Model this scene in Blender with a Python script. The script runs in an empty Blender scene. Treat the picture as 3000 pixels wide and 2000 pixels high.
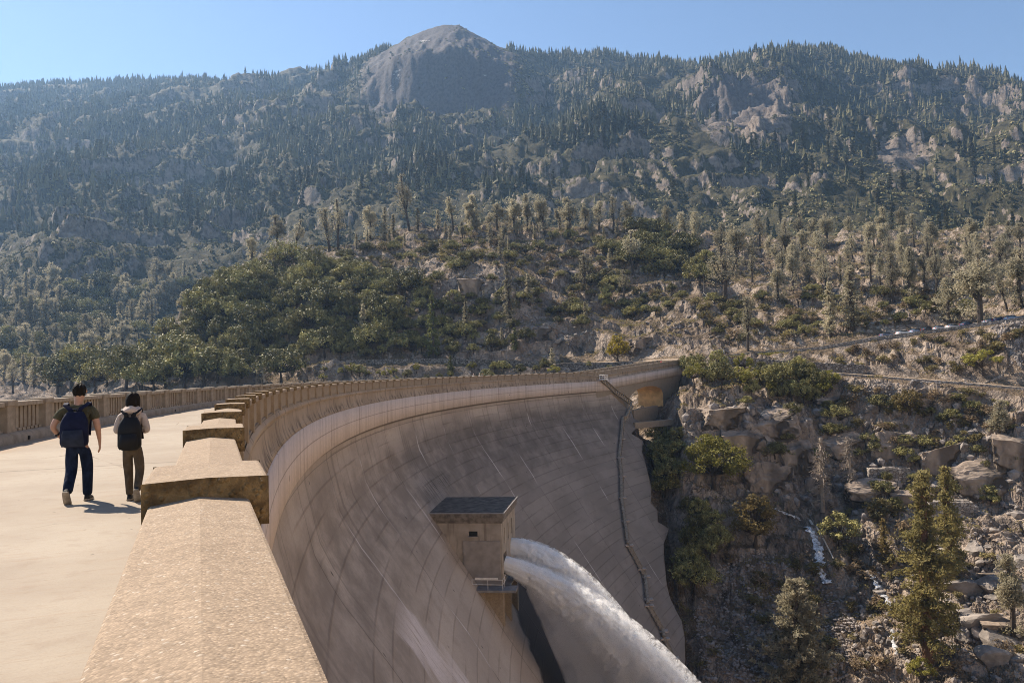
import bpy, math, random
import numpy as np
from mathutils import Vector, Matrix, Euler
rad = math.radians
scene = bpy.context.scene
COL = scene.collection
RNG = np.random.default_rng(7)
random.seed(7)
# ------------------------------------------------------------------ survey
# origin = the photographer's eye; x right, y ahead, z up; the deck lies 1.77 m below the eye
F, PITCH, ROLL = 2200.0, rad(2.364), rad(-1.678)
AL, R = rad(-22.768), 196.51          # heading of the crest at the eye and its radius
DECK = -1.77
NV = np.array([math.cos(AL), -math.sin(AL)]); TV = np.array([math.sin(AL), math.cos(AL)])
CEN = R * NV                          # centre of the arch
SUN = np.array([-.779 * math.cos(rad(44.0)), .627 * math.cos(rad(44.0)), math.sin(rad(44.0))])

def ray(x, y):
    cr, sr = math.cos(ROLL), math.sin(ROLL)
    a, b = x - 1500, y - 1000
    u = a * cr + b * sr; w = -a * sr + b * cr
    c, s = math.cos(PITCH), math.sin(PITCH)
    v = -w / F
    return np.array([u / F, c - v * s, s + v * c])
def proj(P):
    P = np.asarray(P, float)
    c, s = math.cos(PITCH), math.sin(PITCH)
    d = P[..., 1] * c + P[..., 2] * s
    v = -P[..., 1] * s + P[..., 2] * c
    d = np.maximum(d, .01)
    u = F * P[..., 0] / d; w = -F * v / d
    cr, sr = math.cos(ROLL), math.sin(ROLL)
    return 1500 + u * cr - w * sr, 1000 + u * sr + w * cr
def arc(s, off, z):                   # s metres along the crest, off metres to the reservoir side
    th = s / R; r = R + off
    p = CEN - r * math.cos(th) * NV + r * math.sin(th) * TV
    return Vector((p[0], p[1], z))
def arcv(s, off, z):
    th = np.asarray(s) / R; r = R + np.asarray(off)
    x = CEN[0] - r * np.cos(th) * NV[0] + r * np.sin(th) * TV[0]
    y = CEN[1] - r * np.cos(th) * NV[1] + r * np.sin(th) * TV[1]
    return np.stack([x, y, np.broadcast_to(z, x.shape)], -1)
def heading(s):                       # rotation about z that turns +y into the crest's direction
    return -(AL + s / R)

# ------------------------------------------------------------------ noise
_perm = RNG.permutation(4096).astype(np.int64)
_gx = np.cos(np.linspace(0, 2 * np.pi, 4096, endpoint=False)); _gy = np.sin(np.linspace(0, 2 * np.pi, 4096, endpoint=False))
def gnoise(x, y, seed=0):
    xi = np.floor(x).astype(np.int64); yi = np.floor(y).astype(np.int64)
    xf = x - xi; yf = y - yi
    u = xf * xf * xf * (xf * (xf * 6 - 15) + 10); v = yf * yf * yf * (yf * (yf * 6 - 15) + 10)
    def g(ix, iy, dx, dy):
        h = _perm[(_perm[(ix + seed * 131) & 4095] + iy) & 4095]
        return _gx[h] * dx + _gy[h] * dy
    a = g(xi, yi, xf, yf); b = g(xi + 1, yi, xf - 1, yf)
    c = g(xi, yi + 1, xf, yf - 1); d = g(xi + 1, yi + 1, xf - 1, yf - 1)
    return ((a + u * (b - a)) + v * ((c + u * (d - c)) - (a + u * (b - a)))) * 1.4
def fbm(x, y, o=4, seed=0, gain=.5):
    t = 0; a = 1.0
    for i in range(o):
        t = t + a * gnoise(x, y, seed + i); x = x * 2.03 + 7.1; y = y * 2.03 - 3.3; a *= gain
    return t
def blocks(x, y, seed=0):
    """random level of the nearest cell: broken, blocky ground"""
    xi = np.floor(x).astype(np.int64); yi = np.floor(y).astype(np.int64); best = np.full(x.shape, 9.0); val = np.zeros(x.shape)
    for dx in (-1, 0, 1):
        for dy in (-1, 0, 1):
            h = _perm[(_perm[(xi + dx + seed * 37) & 4095] + yi + dy) & 4095]; px_ = xi + dx + (h & 63) / 63.0; py_ = yi + dy + ((h >> 6) & 63) / 63.0
            d = (x - px_) ** 2 + (y - py_) ** 2; m = d < best; best = np.where(m, d, best); val = np.where(m, ((h * 7919) & 1023) / 511.5 - 1, val)
    return val
def ridged(x, y, o=4, seed=0, gain=.5):
    t = 0; a = 1.0
    for i in range(o):
        t = t + a * (1 - 2 * np.abs(gnoise(x, y, seed + i))); x = x * 2.07 + 4.7; y = y * 2.07 + 1.9; a *= gain
    return t

# ------------------------------------------------------------------ mesh building
class MB:
    def __init__(s): s.v = []; s.f4 = []; s.f3 = []; s.m4 = []; s.m3 = []; s.n = 0; s.loose = False
    def add(s, v, f, m=0):
        v = np.asarray(v, float).reshape(-1, 3); f = np.asarray(f, np.int64)
        if len(f):
            f = f + s.n
            if f.shape[1] == 4: s.f4.append(f); s.m4.append(np.full(len(f), m))
            else: s.f3.append(f); s.m3.append(np.full(len(f), m))
        s.v.append(v); s.n += len(v); return s
    def box(s, c, size, rz=0, m=0, taper=1.0):
        a, b, h = [q / 2 for q in size]
        p = np.array([[-a, -b, -h], [a, -b, -h], [a, b, -h], [-a, b, -h], [-a * taper, -b * taper, h], [a * taper, -b * taper, h], [a * taper, b * taper, h], [-a * taper, b * taper, h]])
        cs, sn = math.cos(rz), math.sin(rz)
        q = p.copy(); q[:, 0] = p[:, 0] * cs - p[:, 1] * sn; q[:, 1] = p[:, 0] * sn + p[:, 1] * cs
        return s.add(q + np.array(c), [[0, 3, 2, 1], [4, 5, 6, 7], [0, 1, 5, 4], [1, 2, 6, 5], [2, 3, 7, 6], [3, 0, 4, 7]], m)
    def hexa(s, p8, m=0):
        return s.add(p8, [[0, 3, 2, 1], [4, 5, 6, 7], [0, 1, 5, 4], [1, 2, 6, 5], [2, 3, 7, 6], [3, 0, 4, 7]], m)
    def loft(s, rings, m=0, closed=True, caps=True):
        rings = [np.asarray(r, float) for r in rings]; k = len(rings[0]); V = np.concatenate(rings)
        f = []; kk = k if closed else k - 1
        for i in range(len(rings) - 1):
            for j in range(kk):
                j2 = (j + 1) % k
                f.append([i * k + j, i * k + j2, (i + 1) * k + j2, (i + 1) * k + j])
        n0 = s.n; s.add(V, f, m)
        if caps and closed:
            for base, rev in ((0, True), ((len(rings) - 1) * k, False)):
                c = V[base:base + k].mean(0); tri = []
                for j in range(k):
                    a, b = j, (j + 1) % k
                    tri.append([k, b, a] if rev else [k, a, b])
                s.add(np.vstack([V[base:base + k], c]), tri, m)
        return s
    def tube(s, pts, rs, k=6, m=0):
        pts = np.asarray(pts, float); rs = np.broadcast_to(rs, len(pts)); rings = []
        up = np.array([.13, .31, .94])
        for i in range(len(pts)):
            t = pts[min(i + 1, len(pts) - 1)] - pts[max(i - 1, 0)]; t = t / (np.linalg.norm(t) + 1e-9)
            a = np.cross(t, up); 
            if np.linalg.norm(a) < .15: a = np.cross(t, [1, 0, 0])
            a /= np.linalg.norm(a); b = np.cross(t, a); an = np.arange(k) * 2 * np.pi / k
            rings.append(pts[i] + rs[i] * (np.cos(an)[:, None] * a + np.sin(an)[:, None] * b))
        return s.loft(rings, m)
    def leaves(s, c, size, rng, aspect=.5, m=0, up=0.0, nrm=None, jit=.45):
        n = len(c); s.loose = True
        if n == 0: return s
        a = rng.normal(size=(n, 3)); a[:, 2] += up
        if nrm is not None:
            q_ = nrm + rng.normal(size=(n, 3)) * jit; q_ /= np.linalg.norm(q_, axis=1)[:, None] + 1e-9; a -= (a * q_).sum(1)[:, None] * q_
        a /= np.linalg.norm(a, axis=1)[:, None]
        b = rng.normal(size=(n, 3)) if nrm is None else np.cross(q_, a)
        b -= (a * b).sum(1)[:, None] * a; b /= np.linalg.norm(b, axis=1)[:, None] + 1e-9
        sz = np.broadcast_to(size, n)[:, None] * rng.uniform(.7, 1.3, (n, 1))
        bb = b * sz * aspect
        P = np.stack([c + a * sz, c + bb, c - a * sz, c - bb], 1).reshape(-1, 3)
        return s.add(P, np.arange(4 * n).reshape(n, 4), m)
    def mesh(s, name, mats, smooth=False, fix=None):
        me = bpy.data.meshes.new(name)
        V = np.concatenate(s.v).astype(np.float32)
        f4 = np.concatenate(s.f4) if s.f4 else np.zeros((0, 4), np.int64)
        f3 = np.concatenate(s.f3) if s.f3 else np.zeros((0, 3), np.int64)
        m = np.concatenate((s.m4 + s.m3)).astype(np.int32)
        me.vertices.add(len(V)); me.vertices.foreach_set('co', V.ravel())
        L = np.concatenate([f4.ravel(), f3.ravel()]).astype(np.int32)
        me.loops.add(len(L)); me.loops.foreach_set('vertex_index', L)
        tot = np.concatenate([np.full(len(f4), 4), np.full(len(f3), 3)]).astype(np.int32)
        st = np.concatenate([[0], np.cumsum(tot)[:-1]]).astype(np.int32)
        me.polygons.add(len(tot)); me.polygons.foreach_set('loop_start', st); me.polygons.foreach_set('loop_total', tot)
        me.polygons.foreach_set('material_index', m)
        me.polygons.foreach_set('use_smooth', np.full(len(tot), smooth))
        for q in (mats if isinstance(mats, (list, tuple)) else [mats]): me.materials.append(q)
        me.update(calc_edges=True); me.validate()
        if fix or (fix is None and len(tot) < 6000 and len(f4) and not s.loose):
            import bmesh
            bm = bmesh.new(); bm.from_mesh(me); bmesh.ops.recalc_face_normals(bm, faces=bm.faces); bm.to_mesh(me); bm.free()
        return me
    def build(s, name, mats, parent=None, smooth=False): return link(name, s.mesh(name, mats, smooth), parent)
def link(name, data, parent=None):
    o = bpy.data.objects.new(name, data); COL.objects.link(o)
    if parent: o.parent = parent
    return o
def tag(o, label, cat, group=None):
    o['label'] = label; o['category'] = cat
    if group: o['group'] = group
    return o
def thing(name, label, cat, loc=(0, 0, 0), rz=0, group=None):
    o = link(name, None); o.location = loc; o.rotation_euler = (0, 0, rz)
    return tag(o, label, cat, group)
def struct(o, kind='structure'): o['kind'] = kind; return o
def grid_faces(nr, nc):
    i = np.arange((nr - 1) * nc).reshape(nr - 1, nc)[:, :-1].ravel()
    return np.stack([i, i + 1, i + nc + 1, i + nc], 1)
def bevel(o, w=.015, seg=2):
    m = o.modifiers.new('bevel', 'BEVEL'); m.width = w; m.segments = seg; m.limit_method = 'ANGLE'; return o

# ------------------------------------------------------------------ materials
class NT:
    def __init__(s, name):
        s.mat = bpy.data.materials.new(name); s.mat.use_nodes = True
        s.t = s.mat.node_tree; s.t.nodes.clear()
        s.out = s.t.nodes.new('ShaderNodeOutputMaterial')
    def n(s, ty, **kw):
        q = s.t.nodes.new(ty)
        for k, v in kw.items(): setattr(q, k, v)
        return q
    def put(s, sock, v):
        if isinstance(v, bpy.types.NodeSocket): s.t.links.new(v, sock)
        elif isinstance(v, (tuple, list)) and sock.type == 'RGBA' and len(v) == 3: sock.default_value = (*v, 1)
        else: sock.default_value = v
    def math(s, op, a, b=0.0, c=None, clamp=False):
        q = s.n('ShaderNodeMath', operation=op, use_clamp=clamp); s.put(q.inputs[0], a); s.put(q.inputs[1], b)
        if c is not None: s.put(q.inputs[2], c)
        return q.outputs[0]
    def mix(s, f, a, b, mode='MIX'):
        q = s.n('ShaderNodeMix', data_type='RGBA', blend_type=mode)
        s.put(q.inputs[0], f); s.put(q.inputs[6], a); s.put(q.inputs[7], b); return q.outputs[2]
    def mixf(s, f, a, b):
        q = s.n('ShaderNodeMix', data_type='FLOAT'); s.put(q.inputs[0], f); s.put(q.inputs[2], a); s.put(q.inputs[3], b); return q.outputs[0]
    def coord(s, w='Object'): return s.n('ShaderNodeTexCoord').outputs[w]
    def mapv(s, v, scale=(1, 1, 1), loc=(0, 0, 0)):
        q = s.n('ShaderNodeMapping'); s.put(q.inputs[0], v); q.inputs[3].default_value = scale; q.inputs[1].default_value = loc; return q.outputs[0]
    def noise(s, v, scale, detail=4, rough=.55, col=False):
        q = s.n('ShaderNodeTexNoise'); s.put(q.inputs['Vector'], v); q.inputs['Scale'].default_value = scale
        q.inputs['Detail'].default_value = detail; q.inputs['Roughness'].default_value = rough
        return q.outputs['Color' if col else 'Fac']
    def voro(s, v, scale, feat='F1', out='Distance'):
        q = s.n('ShaderNodeTexVoronoi', feature=feat); s.put(q.inputs['Vector'], v); q.inputs['Scale'].default_value = scale; return q.outputs[out]
    def step(s, x, lo, hi, a=0.0, b=1.0):
        q = s.n('ShaderNodeMapRange', interpolation_type='SMOOTHSTEP'); s.put(q.inputs[0], x)
        q.inputs[1].default_value = lo; q.inputs[2].default_value = hi; q.inputs[3].default_value = a; q.inputs[4].default_value = b; return q.outputs[0]
    def attr(s, name): return s.n('ShaderNodeAttribute', attribute_name=name).outputs['Fac']
    def sep(s, v):
        q = s.n('ShaderNodeSeparateXYZ'); s.put(q.inputs[0], v); return q.outputs
    def bump(s, h, strength=.5, dist=.1, normal=None):
        q = s.n('ShaderNodeBump'); s.put(q.inputs['Height'], h); q.inputs['Strength'].default_value = strength; q.inputs['Distance'].default_value = dist
        if normal is not None: s.put(q.inputs['Normal'], normal)
        return q.outputs[0]
    def bsdf(s, col, rough=.85, normal=None, spec=.3, metal=0.0, trans=0.0):
        q = s.n('ShaderNodeBsdfPrincipled'); s.put(q.inputs['Base Color'], col); s.put(q.inputs['Roughness'], rough)
        q.inputs['Specular IOR Level'].default_value = spec; s.put(q.inputs['Metallic'], metal)
        if normal is not None: s.put(q.inputs['Normal'], normal)
        sh = q.outputs[0]
        if trans:
            t = s.n('ShaderNodeBsdfTranslucent'); s.put(t.inputs[0], col)
            m = s.n('ShaderNodeMixShader'); m.inputs[0].default_value = trans
            s.t.links.new(sh, m.inputs[1]); s.t.links.new(t.outputs[0], m.inputs[2]); sh = m.outputs[0]
        s.t.links.new(sh, s.out.inputs[0]); return s.mat

def cloth(name, c, rough=.95, var=.2):
    k = NT(name); v = k.coord(); a = k.noise(k.mapv(v, (1, 1, .7)), 9, 3, .5); b = k.noise(v, 160, 2)
    col = k.mix(k.step(a, .3, .7), tuple(q * (1 - var) for q in c), tuple(q * (1 + var) for q in c))
    return k.bsdf(col, rough, k.bump(k.math('ADD', k.math('MULTIPLY', a, 1.0), k.math('MULTIPLY', b, .04)), .9, .06), .1)
def simple(name, c, rough=.7, var=.15, scale=8, spec=.3, metal=0.0, bump=0.0):
    k = NT(name); v = k.coord(); nz = k.noise(v, scale, 5)
    col = k.mix(k.step(nz, .3, .7), tuple(q * (1 - var) for q in c), tuple(min(1, q * (1 + var)) for q in c))
    return k.bsdf(col, rough, k.bump(nz, bump, .02) if bump else None, spec, metal)
def concrete(name, c, speck=.25, agg=60, stain=(.16, .12, .07), stain_amt=.35, bump=.35, bd=.006, big=.7, lo=.5, hi=.75, peb=0):
    k = NT(name); v = k.coord()
    fine = k.noise(v, agg, 3, .6); mid = k.noise(v, agg * .12, 4); large = k.noise(v, big, 5)
    col = k.mix(k.step(mid, .3, .7), tuple(q * .86 for q in c), tuple(min(.95, q * 1.1) for q in c))
    col = k.mix(k.math('MULTIPLY', k.step(large, lo, hi), stain_amt), col, stain)
    vc = k.voro(v, agg * .55); fl = k.noise(v, agg * .5, 1)
    col = k.mix(k.math('MULTIPLY', k.step(fine, .35, .75), speck), col, tuple(q * .45 for q in c))
    white = k.math('MULTIPLY', k.step(vc, .32, .18), k.step(fl, .62, .7))
    col = k.mix(k.math('MULTIPLY', white, speck * 1.2, clamp=True), col, (.85, .78, .68))
    if peb:
        cc = k.sep(k.voro(v, peb, 'F1', 'Color')); e = k.voro(v, peb, 'F1')
        col = k.mix(k.math('MULTIPLY', k.step(cc[0], .55, .95), .45), col, tuple(min(.9, q * 1.4) for q in c))
        col = k.mix(k.math('MULTIPLY', k.step(cc[1], .6, .95), .45), col, tuple(q * .5 for q in c))
        col = k.mix(k.math('MULTIPLY', k.step(cc[2], .965, .985), .25), col, (.86, .80, .70))
        col = k.mix(k.math('MULTIPLY', k.step(e, .35, .6), .3), col, tuple(q * .45 for q in c))
        h = k.math('ADD', k.math('MULTIPLY', fine, .5), k.math('MULTIPLY', k.step(e, .6, .1), 1.0))
        return k.bsdf(col, .9, k.bump(h, bump, bd), .2)
    h = k.math('ADD', k.math('MULTIPLY', fine, .7), k.math('MULTIPLY', k.step(vc, .5, .1), .6))
    return k.bsdf(col, .9, k.bump(h, bump, bd), .2)
def foliage(name, c1, c2, trans=.35, scale=.35, rough=.6, rnd=.35):
    k = NT(name); v = k.coord(); nz = k.noise(v, scale, 3)
    oi = k.n('ShaderNodeObjectInfo').outputs['Random']
    col = k.mix(k.step(nz, .3, .7), c1, c2)
    br = k.math('MULTIPLY_ADD', oi, rnd * 2, 1 - rnd)
    g = k.n('ShaderNodeCombineColor'); 
    for i in range(3): s_ = k.put(g.inputs[i], br)
    col = k.mix(1.0, col, g.outputs[0], 'MULTIPLY')
    return k.bsdf(col, rough, None, .2, 0, trans)

M = {}
M['parapet'] = concrete('pebbled_concrete', (.345, .262, .185), .2, 120, (.23, .165, .11), .35, .3, .004, 1.6, peb=120)
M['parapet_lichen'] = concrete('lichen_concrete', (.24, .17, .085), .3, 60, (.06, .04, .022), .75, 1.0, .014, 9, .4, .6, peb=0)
M['panel'] = concrete('parapet_panel', (.29, .235, .175), .15, 40, (.17, .13, .09), .4, .25, .004, .8)
M['balustrade'] = concrete('balustrade_concrete', (.33, .275, .215), .2, 40, (.16, .12, .08), .5, .3, .005, 2.2, .42, .7)
M['slat_side'] = concrete('shade_toned_slat_side', (.17, .125, .085), .2, 40, (.08, .06, .04), .5, .3, .005, 2.2)  # slat sides coloured dark to stand for the shade in the gaps
M['wood'] = simple('weathered_wood', (.30, .25, .20), .85, .3, 6)
M['bleached'] = simple('bleached_wood', (.55, .48, .40), .85, .2, 4)
M['bark'] = simple('bark', (.075, .058, .045), .95, .4, 3)
M['bark_red'] = simple('bark_reddish', (.16, .09, .055), .95, .4, 2)
M['steel'] = simple('galvanised_steel', (.62, .60, .57), .5, .1, 4, .5)
M['steel_dark'] = simple('rusted_steel', (.12, .10, .085), .7, .3, 6)
M['dark'] = simple('dark_opening', (.012, .012, .012), .8, .2, 2)
M['roof'] = simple('roof_membrane', (.135, .115, .098), .95, .3, 1.2, .02)
M['glass_dark'] = simple('dark_glass', (.015, .02, .02), .12, .1, 2, .5)
M['pine'] = foliage('grey_pine_needles', (.31, .28, .19), (.45, .395, .27), .45, 2.0)
M['pine_green'] = foliage('green_conifer_needles', (.11, .12, .04), (.17, .175, .06), .35, 2.0)
M['conifer_dark'] = foliage('dark_conifer_needles', (.07, .08, .038), (.11, .115, .055), .3, 2.0)
M['oak'] = foliage('oak_leaves', (.085, .08, .030), (.38, .34, .125), .06, 3.0, .6, .45)
M['oak_bright'] = foliage('bright_oak_leaves', (.18, .17, .035), (.29, .26, .065), .35, 3.0)
M['yellow'] = foliage('yellow_leaves', (.26, .20, .02), (.36, .28, .04), .45, .5, .6, .1)
M['olive'] = foliage('olive_brown_leaves', (.20, .15, .055), (.29, .22, .085), .35, 3.0)
M['shrub'] = foliage('shrub_leaves', (.15, .125, .052), (.28, .23, .10), .3, .35)
M['shrub_dry'] = foliage('dry_shrub', (.20, .145, .085), (.28, .21, .13), .3, .6)
M['bare'] = simple('bare_branches', (.34, .28, .22), .9, .25, 2)
# far cover of the mountains
M['far_conifer'] = foliage('far_conifer', (.038, .040, .021), (.13, .115, .055), .15, .02, .8, .45)
M['far_brush'] = foliage('far_brush', (.07, .066, .032), (.31, .27, .13), .08, .022, .8, .0)

def terrain_mat():
    k = NT('terrain'); v = k.coord(); p = k.sep(v)
    wv = k.n('ShaderNodeVectorMath', operation='MULTIPLY_ADD'); k.put(wv.inputs[0], k.noise(v, .35, 3, .6, True)); wv.inputs[1].default_value = (6, 6, 6); k.put(wv.inputs[2], v); wv = wv.outputs[0]
    n1 = k.noise(v, .02, 6); n2 = k.noise(v, .12, 6, .65); n3 = k.noise(v, .7, 5, .65); n4 = k.noise(k.mapv(v, (1, 1, .5)), .22, 5, .6); n5 = k.noise(v, .05, 5, .6)
    nearm = k.attr('near')
    cr = k.step(k.voro(k.mapv(wv, (1, 1, .35)), .16, 'DISTANCE_TO_EDGE'), .045, .008); cr2 = k.step(k.voro(k.mapv(wv, (1, 1, .4)), .5, 'DISTANCE_TO_EDGE'), .07, .01)
    crack = k.math('MULTIPLY', k.math('MAXIMUM', cr, k.math('MULTIPLY', cr2, .6)), nearm)
    rock = k.mix(k.step(n2, .3, .7), (.17, .13, .10), (.46, .375, .30))
    rock = k.mix(k.math('MULTIPLY', k.step(n4, .50, .66), .75), rock, (.060, .053, .048))
    rock = k.mix(k.math('MULTIPLY', k.step(n5, .5, .7), .5), rock, (.25, .18, .12))
    rock = k.mix(k.math('MULTIPLY', k.step(n3, .55, .75), .5), rock, (.42, .365, .31))
    rock = k.mix(k.math('MULTIPLY', k.math('MULTIPLY', crack, k.step(n2, .42, .6)), .6), rock, (.030, .026, .022))
    soil = k.mix(k.step(n2, .35, .65), (.125, .093, .064), (.24, .178, .12))
    soil = k.mix(k.math('MULTIPLY', k.step(n3, .5, .7), .7), soil, (.08, .07, .043))
    green = k.mix(k.step(n2, .35, .65), (.034, .032, .019), (.085, .075, .038))
    rock = k.mix(k.math('MULTIPLY', k.math('SUBTRACT', 1.0, nearm), .45), rock, (.06, .055, .052))
    rock = k.mix(k.attr('dark'), rock, k.mix(k.step(n4, .35, .65), (.05, .045, .048), (.105, .093, .096)))
    col = k.mix(k.step(k.math('ADD', k.attr('green'), k.math('MULTIPLY', k.math('SUBTRACT', n3, .5), 1.2)), .35, .65), soil, green)
    col = k.mix(k.step(k.math('ADD', k.attr('rock'), k.math('MULTIPLY', k.math('SUBTRACT', n2, .5), 1.0)), .4, .6), col, rock)
    pale = k.mix(k.step(n4, .4, .6), (.62, .58, .54), (.30, .28, .27))
    col = k.mix(k.step(k.math('ADD', k.attr('pale'), k.math('MULTIPLY', k.math('SUBTRACT', n2, .5), .9)), .45, .6), col, pale)
    h = k.math('ADD', k.math('MULTIPLY', n2, 2.2), k.math('ADD', k.math('MULTIPLY', n3, .7), k.math('MULTIPLY', k.noise(v, 3.0, 4, .6), .16)))
    h = k.math('SUBTRACT', h, k.math('MULTIPLY', crack, .25))
    return k.bsdf(col, .95, k.bump(h, 1.0, 1.2), .15)
M['terrain'] = terrain_mat()

def dam_mat():
    k = NT('dam_concrete'); uv = k.n('ShaderNodeUVMap').outputs[0]; p = k.sep(uv); u, z = p[0], p[1]
    ob = k.coord()
    wob = k.math('MULTIPLY', k.math('SUBTRACT', k.noise(uv, .6, 4), .5), .5)
    uj = k.math('ADD', u, wob)
    cell = k.math('DIVIDE', k.math('SUBTRACT', uj, 59.28), 14.62)
    fr = k.math('FRACT', cell); dj = k.math('MULTIPLY', k.math('MINIMUM', fr, k.math('SUBTRACT', 1.0, fr)), 14.62)
    col0 = k.n('ShaderNodeTexWhiteNoise', noise_dimensions='2D')
    cid = k.n('ShaderNodeCombineXYZ'); k.put(cid.inputs[0], k.math('FLOOR', cell)); k.put(cid.inputs[1], k.math('FLOOR', k.math('DIVIDE', z, 1.52)))
    k.put(col0.inputs['Vector'], cid.outputs[0])
    big = k.noise(k.mapv(uv, (.06, .16, 1)), 1.0, 5, .6); med = k.noise(k.mapv(uv, (.22, .42, 1)), 1.0, 5, .6)
    streak = k.noise(k.mapv(uv, (1.3, .07, 1)), 1.0, 4, .6); fine = k.noise(ob, 5, 4)
    base = k.mix(k.step(big, .36, .64), (.36, .30, .245), (.46, .388, .322))
    base = k.mix(k.math('MULTIPLY', k.math('SUBTRACT', col0.outputs[0], .0), .28), base, (.22, .185, .165))
    base = k.mix(k.math('MULTIPLY', k.step(med, .5, .75), .4), base, (.24, .195, .15))
    # light vertical band under the crest
    up = k.math('MULTIPLY', k.step(z, -5.42, -5.38), k.step(z, -2.78, -2.82))
    band = k.mix(k.step(streak, .42, .72), (.66, .565, .52), (.46, .385, .345))
    base = k.mix(k.math('MULTIPLY', up, .75), base, band)
    # dark weathered zone under the ledge
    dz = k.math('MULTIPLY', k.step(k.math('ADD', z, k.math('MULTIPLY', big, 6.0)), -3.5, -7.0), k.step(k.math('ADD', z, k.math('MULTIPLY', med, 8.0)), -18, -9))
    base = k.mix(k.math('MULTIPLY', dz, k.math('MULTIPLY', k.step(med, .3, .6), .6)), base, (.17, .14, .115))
    fall = k.noise(k.mapv(uv, (.9, .03, 1)), 1.0, 4, .65); base = k.mix(k.math('MULTIPLY', k.math('MULTIPLY', k.step(fall, .52, .66), k.step(z, -5.4, -6.0)), k.math('MULTIPLY', k.step(z, -22, -8), .5)), base, (.13, .105, .085))
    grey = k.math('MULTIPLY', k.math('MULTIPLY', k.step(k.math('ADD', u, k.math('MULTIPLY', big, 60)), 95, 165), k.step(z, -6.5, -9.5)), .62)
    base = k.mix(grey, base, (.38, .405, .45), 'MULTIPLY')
    # joints: dark seams with white leakage in places
    jl = k.step(dj, .16, .04)
    base = k.mix(k.math('MULTIPLY', jl, .7), base, (.48, .45, .43), 'MULTIPLY')
    leak = k.noise(k.mapv(uv, (.18, .09, 1), (3.1, 0, 0)), 1.0, 3); edge = k.noise(k.mapv(uv, (3.0, .35, 1)), 1.0, 4)
    wj = k.math('MULTIPLY', k.step(k.math('ADD', dj, k.math('MULTIPLY', edge, .45)), .5, .24), k.math('MULTIPLY', k.step(leak, .49, .6), k.step(z, -7.0, -8.5)))
    base = k.mix(k.math('MULTIPLY', wj, .75), base, (.66, .60, .56))
    band2 = k.math('MULTIPLY', k.step(dj, 1.0, .2), k.step(edge, .45, .7))
    base = k.mix(k.math('MULTIPLY', band2, .3), base, (.22, .185, .16))
    lz = k.math('FRACT', k.math('DIVIDE', k.math('ADD', z, k.math('MULTIPLY', wob, .25)), 1.52)); dl = k.math('MULTIPLY', k.math('MINIMUM', lz, k.math('SUBTRACT', 1.0, lz)), 1.52)
    lift = k.math('MULTIPLY', k.step(dl, .13, .03), k.step(k.noise(k.mapv(uv, (.08, .7, 1)), 1.0, 2), .38, .56))
    lift = k.math('MULTIPLY', lift, k.step(z, -5.0, -6.0))
    base = k.mix(k.math('MULTIPLY', lift, .6), base, (.60, .57, .55), 'MULTIPLY')
    base = k.mix(k.math('MULTIPLY', k.step(k.math('ABSOLUTE', k.math('ADD', z, 5.52)), .2, .08), .8), base, (.075, .06, .05))  # shadow under the projecting ledge painted in as a dark line
    for zz in (-4.02, -6.15):
        base = k.mix(k.math('MULTIPLY', k.step(k.math('ABSOLUTE', k.math('SUBTRACT', k.math('ADD', z, k.math('MULTIPLY', wob, .08)), zz)), .06, .015), .55), base, (.15, .125, .11))
    # small dark seep marks and pale patches
    sp = k.voro(k.mapv(uv, (.5, .5, 1)), 1.0); spm = k.math('MULTIPLY', k.step(sp, .10, .05), k.step(k.noise(uv, .12, 2), .5, .6))
    base = k.mix(k.math('MULTIPLY', spm, .8), base, (.04, .035, .03))
    base = k.mix(k.math('MULTIPLY', k.attr('pale'), k.step(edge, .3, .5)), base, (.60, .53, .50))
    base = k.mix(k.math('MULTIPLY', k.attr('drip'), k.step(k.noise(k.mapv(uv, (4.5, .05, 1)), 1.0, 2), .5, .58)), base, (.05, .045, .04))
    wet = k.attr('wet')
    base = k.mix(k.math('MULTIPLY', k.step(k.math('ADD', wet, k.math('MULTIPLY', k.math('SUBTRACT', med, .5), .9)), .3, .75), .95), base, (.018, .020, .026))
    base = k.mix(k.math('MULTIPLY', k.step(fine, .4, .7), .18), base, (.15, .13, .12))
    h = k.math('ADD', k.math('MULTIPLY', fine, .3), k.math('ADD', k.math('MULTIPLY', jl, -1.0), k.math('MULTIPLY', lift, -.6)))
    return k.bsdf(base, k.mixf(wet, .88, .35), k.bump(h, .5, .06), .25)
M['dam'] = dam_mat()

def fascia_mat():
    k = NT('fascia_concrete'); uv = k.n('ShaderNodeUVMap').outputs[0]; p = k.sep(uv)
    st = k.noise(k.mapv(uv, (1.6, .25, 1)), 1.0, 5, .65); bg = k.noise(uv, .15, 3)
    col = k.mix(k.step(bg, .35, .65), (.285, .225, .165), (.365, .295, .225))
    col = k.mix(k.math('MULTIPLY', k.step(st, .5, .68), .7), col, (.12, .092, .07))
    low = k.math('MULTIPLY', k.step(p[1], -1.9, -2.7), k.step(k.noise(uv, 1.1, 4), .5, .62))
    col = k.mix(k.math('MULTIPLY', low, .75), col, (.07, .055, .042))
    return k.bsdf(col, .9, k.bump(st, .3, .03), .2)
M['fascia'] = fascia_mat()

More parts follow.
